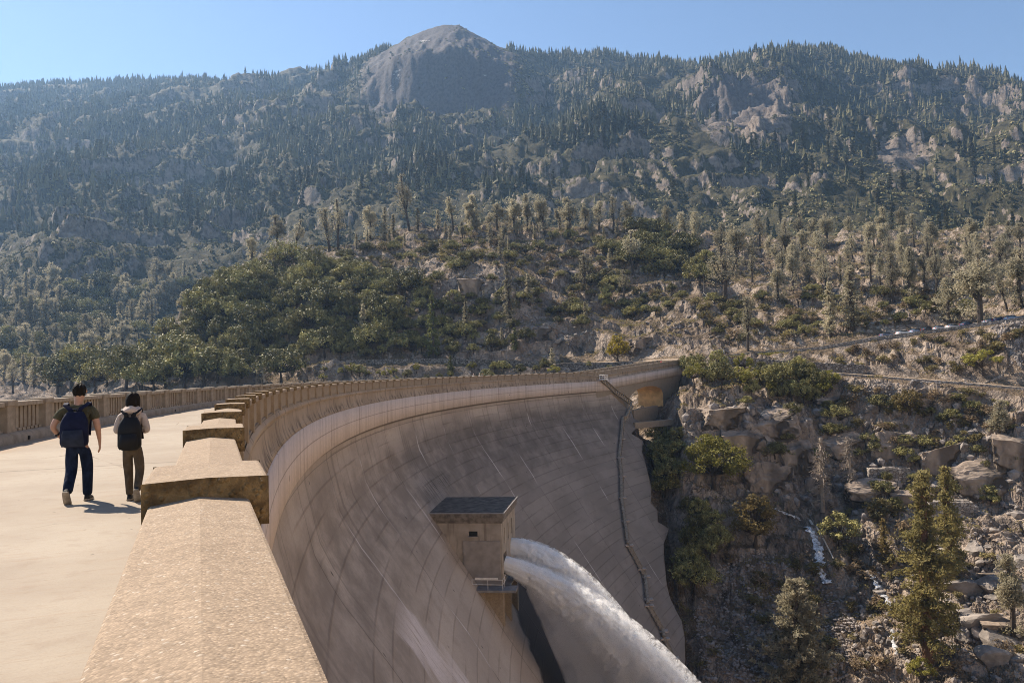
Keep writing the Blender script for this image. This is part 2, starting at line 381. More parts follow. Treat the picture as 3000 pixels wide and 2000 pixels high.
def deck_mat():
    k = NT('deck_concrete'); v = k.coord(); uv = k.n('ShaderNodeUVMap').outputs[0]; p = k.sep(uv)
    f = k.noise(v, 55, 3, .6); m = k.noise(v, 3.5, 5, .6); l = k.noise(v, .35, 4)
    col = k.mix(k.step(l, .35, .65), (.305, .255, .20), (.365, .315, .25))
    col = k.mix(k.math('MULTIPLY', k.step(m, .5, .72), .35), col, (.26, .20, .15))
    col = k.mix(k.math('MULTIPLY', k.step(f, .45, .75), .25), col, (.25, .20, .16))
    sp = k.voro(v, 2.2); col = k.mix(k.math('MULTIPLY', k.step(sp, .055, .03), .7), col, (.10, .08, .06))
    wob = k.math('MULTIPLY', k.math('SUBTRACT', k.noise(v, 1.5, 4), .5), .12)
    cell = k.math('FRACT', k.math('DIVIDE', k.math('SUBTRACT', k.math('ADD', p[0], wob), 18.4), 14.4))
    dj = k.math('MULTIPLY', k.math('MINIMUM', cell, k.math('SUBTRACT', 1.0, cell)), 14.4)
    jn = k.step(dj, .035, .015)
    col = k.mix(k.math('MULTIPLY', jn, .8), col, (.09, .075, .06))
    edge = k.math('MULTIPLY', k.step(k.math('ADD', p[1], k.math('MULTIPLY', m, 1.2)), 6.6, 7.5), .5)
    col = k.mix(edge, col, (.37, .25, .16))
    sc = k.noise(k.mapv(uv, (7, .8, 1)), 1.0, 5, .7); sc2 = k.noise(k.mapv(uv, (22, 3.0, 1)), 1.0, 3, .6)
    col = k.mix(k.math('MULTIPLY', k.step(sc, .52, .72), .45), col, (.30, .22, .155)); col = k.mix(k.math('MULTIPLY', k.step(sc2, .6, .74), .5), col, (.24, .175, .12))
    ck = k.step(k.voro(k.mapv(k.math('ADD', 0.0, 0.0) if False else v, (1, 1, 1)), .28, 'DISTANCE_TO_EDGE'), .006, .002); col = k.mix(k.math('MULTIPLY', ck, k.step(l, .5, .6)), col, (.16, .125, .095))
    h = k.math('ADD', f, k.math('ADD', k.math('MULTIPLY', k.math('ADD', m, sc2), 2.0), k.math('MULTIPLY', jn, -4)))
    return k.bsdf(col, .9, k.bump(h, .35, .008), .2)
M['deck'] = deck_mat()
def stone_mat(name, c, mortar, sc=(1, 1, 1), scale=1.4):
    k = NT(name); v = k.mapv(k.coord(), sc); e = k.voro(v, scale, 'DISTANCE_TO_EDGE'); c0 = k.voro(v, scale, 'F1', 'Color'); cs = k.sep(c0)
    col = k.mix(cs[0], tuple(q * .6 for q in c), tuple(min(.9, q * 1.4) for q in c))
    col = k.mix(k.step(e, .10, .02), col, mortar)
    return k.bsdf(col, .92, k.bump(k.step(e, 0, .12), .8, .15), .2)
M['masonry'] = stone_mat('granite_masonry', (.22, .20, .18), (.07, .06, .05), (1, 1, 1.2), 1.1)
M['masonry_pale'] = stone_mat('pale_granite_masonry', (.34, .30, .26), (.16, .13, .11), (1, 1, 1.3), 1.3)
M['asphalt'] = simple('asphalt', (.11, .10, .095), .9, .2, 2)
M['gravel_road'] = simple('dirt_road', (.30, .23, .165), .95, .2, 1.2)
M['boulder'] = (lambda k: k.bsdf(k.mix(k.step(k.noise(k.coord(), .9, 5, .65), .3, .7), (.14, .125, .115), (.34, .30, .265)), .95, k.bump(k.noise(k.coord(), 2.5, 5, .65), .8, .3), .15))(NT('granite_boulder'))
M['rubble'] = (lambda k: k.bsdf(k.mix(k.step(k.noise(k.coord(), .5, 3), .35, .65), (.13, .115, .105), (.33, .29, .26)), .95, None, .15))(NT('granite_rubble'))

def outcrop_mat():
    k = NT('granite_outcrop'); v = k.coord(); w_ = k.n('ShaderNodeVectorMath', operation='MULTIPLY_ADD'); k.put(w_.inputs[0], k.noise(v, .5, 3, .6, True)); w_.inputs[1].default_value = (3, 3, 3); k.put(w_.inputs[2], v); wv = w_.outputs[0]
    n2 = k.noise(v, .3, 6, .65); n3 = k.noise(v, 1.3, 5, .65); st = k.noise(k.mapv(v, (1, 1, .2)), .5, 5, .6)
    col = k.mix(k.step(n2, .3, .7), (.20, .155, .12), (.46, .375, .30)); col = k.mix(k.math('MULTIPLY', k.step(n3, .5, .72), .5), col, (.24, .17, .115))
    col = k.mix(k.math('MULTIPLY', k.step(st, .5, .64), .75), col, (.055, .048, .042))
    cr = k.step(k.voro(k.mapv(wv, (1, 1, .6)), .3, 'DISTANCE_TO_EDGE'), .05, .01); col = k.mix(k.math('MULTIPLY', cr, .75), col, (.03, .026, .022))
    return k.bsdf(col, .95, k.bump(k.math('SUBTRACT', k.math('ADD', n2, k.math('MULTIPLY', n3, .5)), cr), 1.0, .5), .15)
M['outcrop'] = outcrop_mat()
HAZE, DUST, SKY, SUNE, EXPO = .86e-4, .2, .074, 4.7, 1.1
# ------------------------------------------------------------------ terrain: contour lines surveyed as (px, py, distance) or (px, 'z', z, distance)
def L(*pts):
    o = []
    for p in pts:
        if p[1] == 'z': o.append(((p[0] - 1500) / F, p[3], p[2]))
        else:
            d = ray(p[0], p[1]); o.append((d[0] / d[1], p[2], d[2] / d[1] * p[2]))
    o.sort(); a = np.array(o); return a[:, 0], a[:, 1], a[:, 2]
LINES = [
 L((-1200, 'z', -95, 40), (4200, 'z', -95, 40)),
 L((-1200, 'z', -95, 100), (1700, 'z', -95, 110), (2300, 'z', -92, 100), (2700, 'z', -84, 100), (3000, 'z', -75, 100), (4200, 'z', -60, 95)),
 # F1 lower edge of the picture on the right bank / foot along the dam's contact
 L((-1200, 'z', -32, 235), (0, 'z', -32, 235), (1500, 'z', -30, 235), (1800, 'z', -24, 216), (1850, 'z', -17, 204), (1880, 'z', -24, 198.5), (1905, 'z', -32.5, 190), (1930, 'z', -39.5, 182.5), (1947, 'z', -45.5, 174.5), (1958, 'z', -50, 166), (1983, 'z', -54, 160), (2012, 'z', -58, 155),
   (2100, 2000, 149), (2300, 2003, 146), (2700, 2010, 140), (3000, 2010, 134), (3500, 2010, 128), (4200, 2000, 120)),
 L((-1200, 'z', -26, 242), (0, 'z', -26, 242), (1500, 'z', -24, 242), (1840, 'z', -15.5, 212), (1880, 'z', -21, 203), (1905, 'z', -28, 196), (1930, 'z', -34, 189), (1960, 'z', -44, 175), (2012, 1770, 166), (2300, 1730, 166), (2700, 1740, 158), (3000, 1740, 149), (4200, 1700, 128)),
 # cliff foot
 L((-1200, 'z', -20, 246), (0, 'z', -20, 246), (1500, 'z', -18, 246), (1840, 'z', -14.6, 217), (1880, 1300, 207), (1930, 1400, 195), (2000, 1540, 179), (2100, 1520, 181), (2250, 1495, 184), (2400, 1500, 184), (2550, 1470, 181), (2700, 1530, 175), (2850, 1560, 171), (3000, 1570, 163), (4200, 1560, 135)),
 L((-1200, 'z', -17, 249), (0, 'z', -17, 249), (1500, 'z', -14.8, 249), (1840, 'z', -14.2, 221), (1880, 1262, 211), (1930, 1310, 201), (2000, 1400, 187), (2100, 1430, 186), (2250, 1440, 188), (2400, 1440, 189), (2550, 1402, 187), (2680, 1430, 185), (2800, 1478, 180), (3000, 1500, 170), (4200, 1500, 140)),
 # shelf edge
 L((-1200, 'z', -14, 252), (0, 'z', -14, 252), (1500, 'z', -14, 252), (1840, 'z', -13.9, 224), (1900, 1238, 215), (1950, 1240, 206), (2000, 1205, 195), (2100, 1215, 194.5), (2250, 1228, 195), (2340, 1245, 196), (2420, 1310, 195), (2550, 1350, 191), (2700, 1340, 189), (2850, 1320, 182), (3000, 1320, 174), (4200, 1330, 144)),
 L((-1200, 'z', -11, 255), (0, 'z', -11, 255), (1500, 'z', -12, 255), (1840, 'z', -13.7, 227), (1900, 1222, 219), (1950, 1215, 211), (2000, 1180, 203), (2100, 1190, 204), (2250, 1205, 205), (2350, 1218, 206), (2450, 1240, 203), (2600, 1245, 197), (2800, 1245, 187.5), (3000, 1260, 177), (4200, 1270, 147)),
 # below the lower road
 L((-1200, 1175, 400), (0, 1175, 380), (250, 1172, 320), (440, 1160, 290), (700, 1142, 268), (1000, 1136, 262), (1300, 1125, 261), (1600, 1112, 259), (1760, 1110, 256), (1860, 1130, 244), (1930, 1150, 234), (2000, 1125, 229), (2080, 1108, 226), (2160, 1102, 224), (2400, 1120, 211), (2700, 1145, 195), (3000, 1172, 181), (4200, 1240, 150)),
 # lower road / shore bench outer edge, then inner edge
 L((-1200, 1170, 410), (0, 1168, 390), (250, 1160, 330), (440, 1140, 295), (700, 1128, 272), (1000, 1122, 266), (1300, 1112, 265), (1600, 1100, 262), (1760, 1092, 260), (1860, 1095, 250), (1930, 1100, 242), (2000, 1090, 234), (2080, 1078, 228), (2160, 1077, 225), (2400, 1092, 214), (2700, 1114, 198), (3000, 1139, 184), (4200, 1225, 153)),
 L((-1200, 1169, 416), (0, 1167, 394), (250, 1158, 335), (440, 1137, 299), (700, 1124, 276), (1000, 1119, 270), (1300, 1109, 269), (1600, 1097, 266), (1760, 1088, 264), (1860, 1084, 254), (1930, 1086, 247), (2000, 1078, 239), (2080, 1074, 233), (2160, 1074.5, 230.5), (2400, 1089, 219.5), (2700, 1110, 203.5), (3000, 1134, 189.5), (4200, 1220, 158)),
 # upper road outer, inner
 L((-1200, 1160, 430), (0, 1155, 410), (250, 1140, 345), (440, 1088, 303), (540, 1078, 293), (720, 1078, 286), (860, 1070, 282), (1050, 1062, 278), (1300, 1058, 275), (1600, 1069, 270), (1850, 1062, 259), (1960, 1056, 249), (2016, 1054, 241), (2200, 1038, 236), (2400, 1021, 230), (2560, 993, 224), (2800, 963, 215), (2960, 940, 207), (3100, 920, 200), (4200, 850, 180)),
 L((-1200, 1158, 440), (0, 1150, 418), (250, 1133, 352), (440, 1085, 311), (540, 1074, 301), (720, 1074, 294), (860, 1067, 290), (1050, 1059.5, 286), (1300, 1056, 283), (1600, 1066, 278), (1850, 1058, 267), (1960, 1052, 258), (2016, 1050, 251), (2200, 1034.5, 245), (2400, 1017, 239), (2560, 987, 233), (2800, 955, 224), (2960, 931, 216), (3100, 910, 209), (4200, 835, 188)),
 # hill: foot, lower slope, cliff, shoulder, crest
 L((-1200, 1155, 445), (0, 1145, 424), (250, 1128, 358), (440, 1076, 316), (560, 1045, 309), (720, 1040, 302), (860, 1040, 298), (1100, 1040, 293), (1300, 1038, 290), (1600, 1046, 285), (1750, 1044, 278), (1850, 1040, 274), (1960, 1034, 266), (2100, 1022, 256), (2400, 995, 246), (2560, 968, 241), (2800, 938, 232), (2960, 915, 225), (4200, 820, 200)),
 L((-1200, 1150, 452), (0, 1140, 432), (250, 1123, 364), (440, 1066, 322), (560, 985, 326), (720, 950, 320), (900, 935, 314), (1100, 935, 308), (1300, 940, 304), (1450, 945, 302), (1600, 960, 300), (1750, 985, 293), (1900, 985, 290), (2100, 955, 285), (2400, 915, 285), (2700, 890, 282), (3000, 860, 272), (4200, 780, 235)),
 L((-1200, 1146, 458), (0, 1136, 440), (250, 1120, 368), (440, 1060, 328), (560, 925, 345), (720, 860, 342), (900, 850, 338), (1100, 850, 330), (1300, 812, 318), (1450, 800, 316), (1600, 880, 322), (1750, 905, 325), (1900, 890, 325), (2100, 865, 325), (2400, 835, 328), (2700, 815, 325), (3000, 795, 312), (4200, 730, 270)),
 L((-1200, 1144, 462), (0, 1133, 446), (250, 1117, 372), (440, 1056, 333), (560, 897, 360), (720, 800, 372), (900, 775, 370), (1100, 760, 370), (1300, 748, 365), (1450, 745, 365), (1600, 770, 370), (1750, 780, 375), (1900, 775, 380), (2100, 778, 385), (2400, 755, 390), (2700, 745, 385), (3000, 738, 372), (4200, 690, 330)),
 L((-1200, 1142, 466), (0, 1131, 452), (250, 1114, 377), (440, 1052, 338), (500, 965, 352), (560, 888, 368), (640, 832, 385), (720, 782, 398), (800, 752, 404), (900, 742, 406), (1000, 730, 408), (1100, 706, 410), (1200, 676, 415), (1350, 668, 420), (1500, 672, 425), (1650, 682, 425), (1800, 680, 425), (1950, 690, 428), (2100, 708, 432), (2300, 716, 436), (2500, 712, 436), (2800, 705, 432), (3000, 700, 425), (4200, 660, 380)),
 # behind the hill
 L((-1200, 1110, 520), (0, 1105, 510), (250, 1095, 470), (440, 1085, 460), (560, 1030, 470), (720, 960, 480), (900, 880, 490), (1100, 820, 500), (1300, 770, 510), (1500, 740, 515), (1800, 720, 515), (2100, 712, 510), (2500, 708, 510), (3000, 695, 500), (4200, 650, 450)),
 L((-1200, 1010, 600), (0, 1000, 580), (250, 985, 575), (450, 990, 575), (600, 930, 580), (800, 850, 585), (1000, 790, 590), (1500, 715, 590), (2000, 695, 580), (3000, 680, 560), (4200, 630, 500)),
 L((-1200, 880, 690), (0, 875, 690), (250, 862, 690), (450, 870, 690), (620, 850, 690), (750, 800, 690), (1000, 740, 690), (1500, 690, 680), (2000, 665, 660), (2500, 660, 640), (3000, 655, 620), (4200, 600, 560)),
 L((-1200, 775, 750), (0, 765, 745), (120, 752, 745), (300, 745, 745), (450, 755, 745), (620, 745, 745), (750, 735, 750), (1000, 700, 760), (1500, 655, 750), (2000, 635, 730), (2500, 625, 710), (3000, 620, 690), (4200, 565, 620)),
 L((-1200, 700, 880), (0, 692, 870), (400, 665, 870), (700, 645, 870), (1000, 625, 870), (1500, 595, 830), (2000, 580, 810), (2500, 575, 790), (3000, 570, 770), (4200, 520, 700)),
 L((-1200, 580, 1200), (0, 560, 1170), (400, 545, 1150), (800, 525, 1120), (1100, 510, 1100), (1300, 500, 1080), (1500, 480, 1060), (1650, 435, 1060), (1800, 430, 1040), (2000, 445, 1000), (2200, 470, 980), (2500, 470, 970), (2750, 480, 960), (3000, 470, 940), (4200, 430, 860)),
 L((-1200, 420, 1650), (0, 405, 1650), (400, 375, 1620), (800, 350, 1520), (1050, 335, 1490), (1300, 345, 1480), (1450, 350, 1450), (1560, 400, 1330), (1700, 320, 1360), (1900, 330, 1320), (2030, 395, 1180), (2100, 370, 1180), (2200, 350, 1200), (2330, 350, 1220), (2420, 350, 1250), (2600, 345, 1250), (2800, 370, 1220), (3000, 360, 1200), (4200, 330, 1080)),
 L((-1200, 340, 2000), (0, 325, 2000), (400, 295, 1980), (800, 275, 1800), (1050, 225, 1630), (1150, 185, 1560), (1300, 140, 1525), (1400, 152, 1515), (1500, 215, 1540), (1600, 290, 1600), (1700, 235, 1650), (1900, 245, 1600), (2030, 275, 1350), (2100, 250, 1300), (2200, 240, 1310), (2300, 250, 1330), (2400, 265, 1420), (2600, 265, 1450), (2800, 300, 1420), (3000, 310, 1400), (4200, 280, 1250)),
 # skyline
 L((-1200, 250, 2500), (-300, 285, 2480), (0, 268, 2450), (120, 252, 2440), (250, 244, 2420), (400, 238, 2400), (520, 240, 2380), (640, 250, 2340), (740, 260, 2300), (820, 238, 2250), (920, 218, 2200), (1000, 203, 2080), (1060, 178, 1960), (1100, 156, 1880), (1150, 136, 1830), (1200, 110, 1790), (1255, 84, 1760), (1300, 72, 1750), (1345, 76, 1750), (1380, 98, 1755), (1420, 114, 1770), (1480, 136, 1800), (1540, 152, 1850), (1650, 150, 1900), (1750, 160, 1900), (1850, 178, 1890), (1950, 186, 1880), (2050, 186, 1860), (2130, 176, 1840), (2220, 160, 1830), (2330, 146, 1810), (2420, 146, 1800), (2500, 170, 1780), (2600, 192, 1760), (2720, 198, 1750), (2850, 192, 1720), (2920, 206, 1700), (2960, 224, 1690), (3000, 240, 1680), (3100, 270, 1640), (4200, 250, 1500)),
]
Z_BACK = 1
uu = np.arange(-1.02, 1.06, .0019)
yy = np.concatenate([np.arange(60, 128, 8.), np.arange(128, 270, .62), np.arange(270, 470, 1.25), np.arange(470, 1000, 4.5), np.arange(1000, 2600, 7.5), np.arange(2600, 3700, 60)])
U, Y = np.meshgrid(uu, yy, indexing='ij'); X = U * Y
LD = np.array([np.interp(uu, l[0], l[1]) for l in LINES]); LZ = np.array([np.interp(uu, l[0], l[2]) for l in LINES])
# beyond the skyline the ground falls away
LD = np.vstack([LD, LD[-1] + 120, LD[-1] + 500, LD[-1] + 1800]); LZ = np.vstack([LZ, LZ[-1] - 25, LZ[-1] - 160, LZ[-1] * .3])
road = np.zeros_like(Y)
warp = np.where(Y < 300, 2.0, np.where(Y < 520, 5.0, 24.0))
fade = np.clip((Y - 150) / 20, 0, 1)
wn = fbm(X / (warp * 9), Y / (warp * 9), 4, 40) * warp * .9
sil = np.zeros_like(Y)
for i in range(len(uu)):
    for k in (9, 11):
        a, b = LD[k, i], LD[k + 1, i]
        road[i] = np.maximum(road[i], np.clip(1 - np.maximum(np.maximum(a - .5 - Y[i], Y[i] - b - .5), 0) / 4.0, 0, 1))
contact = np.clip((U - .14) / .02, 0, 1) * np.clip((.235 - U) / .02, 0, 1) * np.clip((205 - Y) / 25, 0, 1)
calm = 1 - np.maximum(road, contact * .8)
Yw = Y + wn * calm
Z = np.empty_like(Y)
for i in range(len(uu)): Z[i] = np.interp(Yw[i], LD[:, i], LZ[:, i])
# relief
near = np.clip((275 - Y) / 15, 0, 1); hill = np.clip((Y - 260) / 15, 0, 1) * np.clip((560 - Y) / 80, 0, 1); far = np.clip((Y - 480) / 200, 0, 1)
skyd = LD[-4][:, None] if False else LD[len(LINES) - 1][:, None]
calm_sky = 1 - .85 * np.exp(-((Y - skyd) / 150) ** 2)
upx, upy = proj(np.stack([X, Y, Z], -1))
dome = np.exp(-(((upx - 1290) / 250) ** 4)) * np.clip((Y - 1380) / 60, 0, 1) * np.clip((1800 - Y) / 60, 0, 1)
crag = np.exp(-(((upx - 2180) / 170) ** 4)) * np.exp(-(((upy - 320) / 95) ** 4)) * (Y > 1000)
wb_ = np.stack([X + fbm(X / 6, Y / 6, 3, 140) * 2.2, Y + fbm(X / 6, Y / 6, 3, 144) * 2.2]); onr = np.clip((U - .2) / .03, 0, 1)
Z += near * calm * (fbm(X / 14, Y / 14, 5, 3) * 1.5 + (ridged(X / 9 + 3, Y / 7, 4, 11) - .6) * .9 + onr * (ridged((X + .5 * Y) / 17, Y / 34, 3, 13) - .5) * 2.6)
Z += near * calm * onr * (blocks(wb_[0] / 4.2, wb_[1] / 3.2, 1) * .62 + blocks(wb_[0] / 1.7, wb_[1] / 1.4, 2) * .28)
Z += hill * calm * (blocks(wb_[0] / 7.5, wb_[1] / 6, 3) * 1.3 + blocks(wb_[0] / 3, wb_[1] / 3, 4) * .5) * np.clip(fbm(X / 40, Y / 40, 2, 84) * 2 + .6, 0, 1)
Z += hill * calm * ((ridged(X / 34, Y / 34, 5, 5, .55) - .6) * 2.9 + fbm(X / 60, Y / 60, 3, 8) * 3.0 + (ridged((X + .4 * Y) / 42, Y / 90, 3, 14) - .5) * 3.2)
wx = X + fbm(X / 150, Y / 150, 3, 60) * 45; wy = Y + fbm(X / 150, Y / 150, 3, 66) * 45
rel = (ridged(wx / 300, wy / 520, 5, 21, .5) - .9) * 46 + (ridged(wx / 90, wy / 120, 4, 25, .55) - .9) * 13 + (ridged(wx / 30, wy / 30, 3, 28) - .8) * 2.6
Z += far * calm_sky * rel * (1 - .85 * dome) * np.clip(.25 + (Y - 560) / 700, .25, 1.0)
Z += (dome + crag * .9) * (ridged(X / 38, Y / 160, 5, 31, .6) - .4) * 9 * calm_sky
# ledges in the rock bands across the valley
bandm = np.clip((Y - 560) / 60, 0, 1) * np.clip((900 - Y) / 80, 0, 1)
nb_ = near * calm * np.clip((Y - 150) / 15, 0, 1); z1_ = Z + fbm(X / 18, Y / 18, 4, 70) * 3.5 + fbm(X / 5, Y / 5, 3, 73) * .8
def terrace(z, st, r=.7): q = z / st; f = np.floor(q); return (f + np.clip((q - f - r) / (1 - r), 0, 1)) * st
Z += nb_ * .75 * (terrace(z1_, 3.6, .5) - z1_ + 1.2) * np.clip((LD[9][:, None] - 1 - Y) / 5, 0, 1) * np.clip((U - .2) / .03, 0, 1)
z2_ = Z + fbm(X / 30, Y / 30, 4, 80) * 6; Z += hill * calm * .6 * (terrace(z2_, 8.5, .62) - z2_ + 2.5) * np.clip(fbm(X / 50, Y / 50, 2, 83) * 2 + .6, 0, 1)
z3_ = Z + fbm(X / 90, Y / 90, 4, 86) * 22; Z += far * calm_sky * .8 * (terrace(z3_, 44, .5) - z3_ + 9) * np.clip(fbm(X / 200, Y / 200, 2, 88) * 2 + .4, 0, 1) * (1 - dome)
st = 9.0; zz = Z + fbm(X / 70, Y / 70, 3, 77) * 5
ter = np.floor(zz / st) * st + st * np.clip((zz / st - np.floor(zz / st) - .55) / .45, 0, 1)
Z += bandm * .6 * (ter - zz)
PX, PY = proj(np.stack([X, Y, Z], -1))
# slope
gy = np.gradient(Z, axis=1) / np.gradient(Y, axis=1); gx = np.gradient(Z, axis=0) / np.maximum(np.gradient(X, axis=0), .01)
slope = np.hypot(gx, gy)
def ell(cx, cy, rx, ry, p=2): return np.exp(-((np.abs((PX - cx) / rx)) ** p + (np.abs((PY - cy) / ry)) ** p))
rock = np.clip((slope - .8) / .5, 0, 1)
rock = np.where(Y > 560, np.clip((slope - np.where(Y > 900, 1.8, 1.35)) / .6, 0, 1), rock)
rock = np.where((Y > 255) & (Y < 560), np.clip((slope - .7) / .5, 0, 1), rock)
rock = np.maximum(rock, dome * np.clip((390 - PY) / 80, 0, 1) * .95)
rock = np.maximum(rock, np.maximum(ell(2180, 310, 150, 90, 4), ell(2640, 450, 100, 60)) * (Y > 900))
for e in [(2180, 1230, 200, 60), (2300, 1380, 140, 90), (2650, 1420, 320, 130), (2900, 1600, 200, 250), (2150, 1330, 150, 80)]:
    rock = np.maximum(rock, ell(*e, 4) * (Y < 215))
for e in [(1420, 900, 100, 90), (1600, 990, 160, 60), (1000, 770, 90, 40), (1420, 1010, 180, 40), (1330, 790, 120, 20)]:
    rock = np.maximum(rock, ell(*e, 4) * (Y < 500) * (Y > 255) * .9)
rock = np.maximum(rock, (Y > 255) * (Y < 300) * (PX < 760) * .7 + (PX < 420) * (PY > 1135) * (Y < 460) * .9)
green = np.where(Y > 480, .8, .35) + 0 * Y
green = np.where((Y < 260), .22, green)
green = np.maximum(green, np.exp(-((upx - 780) / 330) ** 4) * ((Y > 290) & (Y < 420)) * .9)
green = np.where((PX > 1900) & (Y > 240) & (Y < 330), .25, green)
pale = np.zeros_like(Y)
for e in [(1165, 215, 26, 40), (1150, 260, 20, 30), (2085, 300, 30, 40), (2110, 375, 22, 18), (1420, 225, 30, 14), (1500, 400, 40, 40), (1530, 320, 25, 10), (2150, 335, 26, 22), (1460, 870, 36, 50), (1240, 120, 60, 8), (1590, 965, 50, 30), (1600, 925, 40, 18)]:
    pale = np.maximum(pale, ell(*e) * .5 * ((Y > 1000) if e[1] < 500 else ((Y > 255) & (Y < 500))))
for e in [(2120, 1200, 120, 16), (2290, 1215, 70, 16), (2850, 1570, 140, 60)]:
    pale = np.maximum(pale, ell(*e) * .40 * (Y < 215))
# mesh
nu, ny = len(uu), len(yy)
tb = MB(); tb.add(np.stack([X, Y, Z], -1), grid_faces(nu, ny)[:, ::-1])
tme = tb.mesh('terrain', M['terrain'], True)
nearattr = np.clip((620 - Y) / 150, 0, 1)
fsm = np.ones((nu - 1, ny - 1), bool); fsm[:, :] = (Y > 480)[:-1, :-1]; tme.polygons.foreach_set('use_smooth', fsm.ravel())
for nm, arr in (('near', nearattr), ('dark', np.clip(dome * 1.2 + crag * .5, 0, .85)), ('rock', rock), ('green', green), ('pale', pale)):
    at_ = tme.attributes.new(nm, 'FLOAT', 'POINT'); at_.data.foreach_set('value', arr.astype(np.float32).ravel())
terrain = struct(link('terrain', tme))

def Hxy(x, y):
    x = np.asarray(x, float); y = np.asarray(y, float)
    fu = np.clip((x / y - uu[0]) / (uu[1] - uu[0]), 0, nu - 1.001); fj = np.clip(np.interp(y, yy, np.arange(ny)), 0, ny - 1.001)
    i = fu.astype(int); j = fj.astype(int); a = fu - i; b = fj - j
    return (Z[i, j] * (1 - a) + Z[i + 1, j] * a) * (1 - b) + (Z[i, j + 1] * (1 - a) + Z[i + 1, j + 1] * a) * b
def at(px, py, lo=130, hi=3600):
    """the first point of the ground that the sight line through (px, py) meets between two distances"""
    d = ray(px, py); ys = np.concatenate([np.arange(lo, min(hi, 600), .25), np.arange(max(lo, 600), hi, 2.0)]) if lo < 600 else np.arange(lo, hi, 2.0)
    g = Hxy(ys * d[0] / d[1], ys) - ys * d[2] / d[1]
    k = np.nonzero(g >= 0)[0]
    k = k[0] if len(k) else np.argmax(g)
    y = ys[k]; return np.array([y * d[0] / d[1], y, Hxy(y * d[0] / d[1], y)])
def line_pts(k, pxs, dy=0.0):
    o = []
    for px in pxs:
        u = (px - 1500) / F; d = np.interp(u, uu, LD[k]) + dy; o.append([u * d, d, np.interp(u, uu, LZ[k])])
    return np.array(o)

# water of the reservoir behind the dam
wb = MB(); ss = np.arange(-40, 205, 6.0)
inner = arcv(ss, 12.0, -9.0); outer = inner.copy()
outer[:, 0] = inner[:, 0] - 60 - 420 * np.clip((120 - ss) / 160, 0, 1); outer[:, 1] = inner[:, 1] + 100 + 260 * np.clip((160 - ss) / 160, 0, 1)
wb.add(np.concatenate([inner, outer]), grid_faces(2, len(ss)))
kw = NT('reservoir_water'); kw.bsdf((.015, .03, .035), .08, kw.bump(kw.noise(kw.coord(), .6, 4), .15, .1), .5)
struct(wb.build('reservoir_water', kw.mat))

# unseen slope added behind and right of the eye to bounce warm light
ha = np.radians(np.arange(54, 176, 3.0)); hr = np.array([70, 95, 120, 150, 190, 240, 300, 380, 480.]); hzv = np.array([-95, -92, -70, -45, -10, 35, 80, 135, 190.])
HA, HR = np.meshgrid(ha, hr, indexing='ij'); hx_ = np.sin(HA) * HR; hy_ = np.cos(HA) * HR; HZ = np.broadcast_to(hzv, HA.shape) + fbm(hx_ / 60, hy_ / 60, 4, 120) * 14
wback = np.clip((np.degrees(HA) - 190) / 25, 0, 1); HZ = HZ * (1 - wback) + wback * np.minimum(HZ, -20)
kd = simple('warm_bounce_slope', (.45, .35, .25), .95, .2, .05)
struct(MB().add(np.stack([hx_, hy_, HZ], -1), grid_faces(len(ha), len(hr))).build('bounce_slope', kd, None, True))
# ------------------------------------------------------------------ the dam
def uvset(me, uv):
    lay = me.uv_layers.new(name='UVMap'); li = np.empty(len(me.loops), np.int32); me.loops.foreach_get('vertex_index', li)
    lay.data.foreach_set('uv', np.asarray(uv, np.float32)[li].ravel())
def sheet(name, s_arr, prof, mat, parent, smooth=True):
    """a strip that follows the crest: prof = [(offset to the valley side, z)]"""
    s_arr = np.asarray(s_arr, float); V = []; UV = []
    for o_, z_ in prof:
        V.append(arcv(s_arr, -o_, z_)); UV.append(np.stack([s_arr, np.full(len(s_arr), z_)], 1))
    b = MB().add(np.concatenate(V), grid_faces(len(prof), len(s_arr)))
    me = b.mesh(name, mat, smooth); uvset(me, np.concatenate(UV)); return link(name, me, parent)

S_END = rad(58.4) * R
dam = thing('dam', 'huge curved grey concrete dam with a stained downstream face and pale band below its crest', 'dam')
PROF = [(.42, -2.8), (.5, -2.83), (.5, -4.0), (.5, -5.38), (.12, -5.4), (.12, -5.6), (.1, -6.2), (.25, -7), (.5, -8), (.72, -9), (.98, -10), (1.72, -11.5), (2.6, -13), (3.55, -14.3), (5.05, -16.5), (6.45, -18.6), (8.0, -21.1), (10.25, -24.3), (13.1, -28.9), (15.0, -31.7)]
zz_ = -33.5
while zz_ > -112: PROF.append((15.0 + (-31.7 - zz_) * .68, zz_)); zz_ -= 2.0
CZ = [0, 11.3, 18.5, 26.9, 33.9, 40, 45.1, 49.4, 52.9, 55, 56.4, 60, 75, 112]
CT = [62.6, 62.5, 61.4, 59.4, 57.6, 55.2, 52.5, 51.2, 50.2, 48.9, 44.5, 42, 36, 25]
def off_of(z): return float(np.interp(-z, [-p[1] for p in PROF], [p[0] for p in PROF]))
V = []; UV = []; nc = 260; jag = np.random.default_rng(3)
for o_, z_ in PROF:
    tm = np.interp(-z_, CZ, CT)
    if z_ > -6.3: tm = 60.2
    elif z_ > -11.3: tm = np.interp(-z_, [6.3, 11.3], [60.3, 62.4])
    tm += jag.normal() * .45 if z_ < -14 else 0
    s_ = np.linspace(-25, rad(tm) * R, nc)
    V.append(arcv(s_, -o_, z_)); UV.append(np.stack([s_, np.full(nc, z_)], 1))
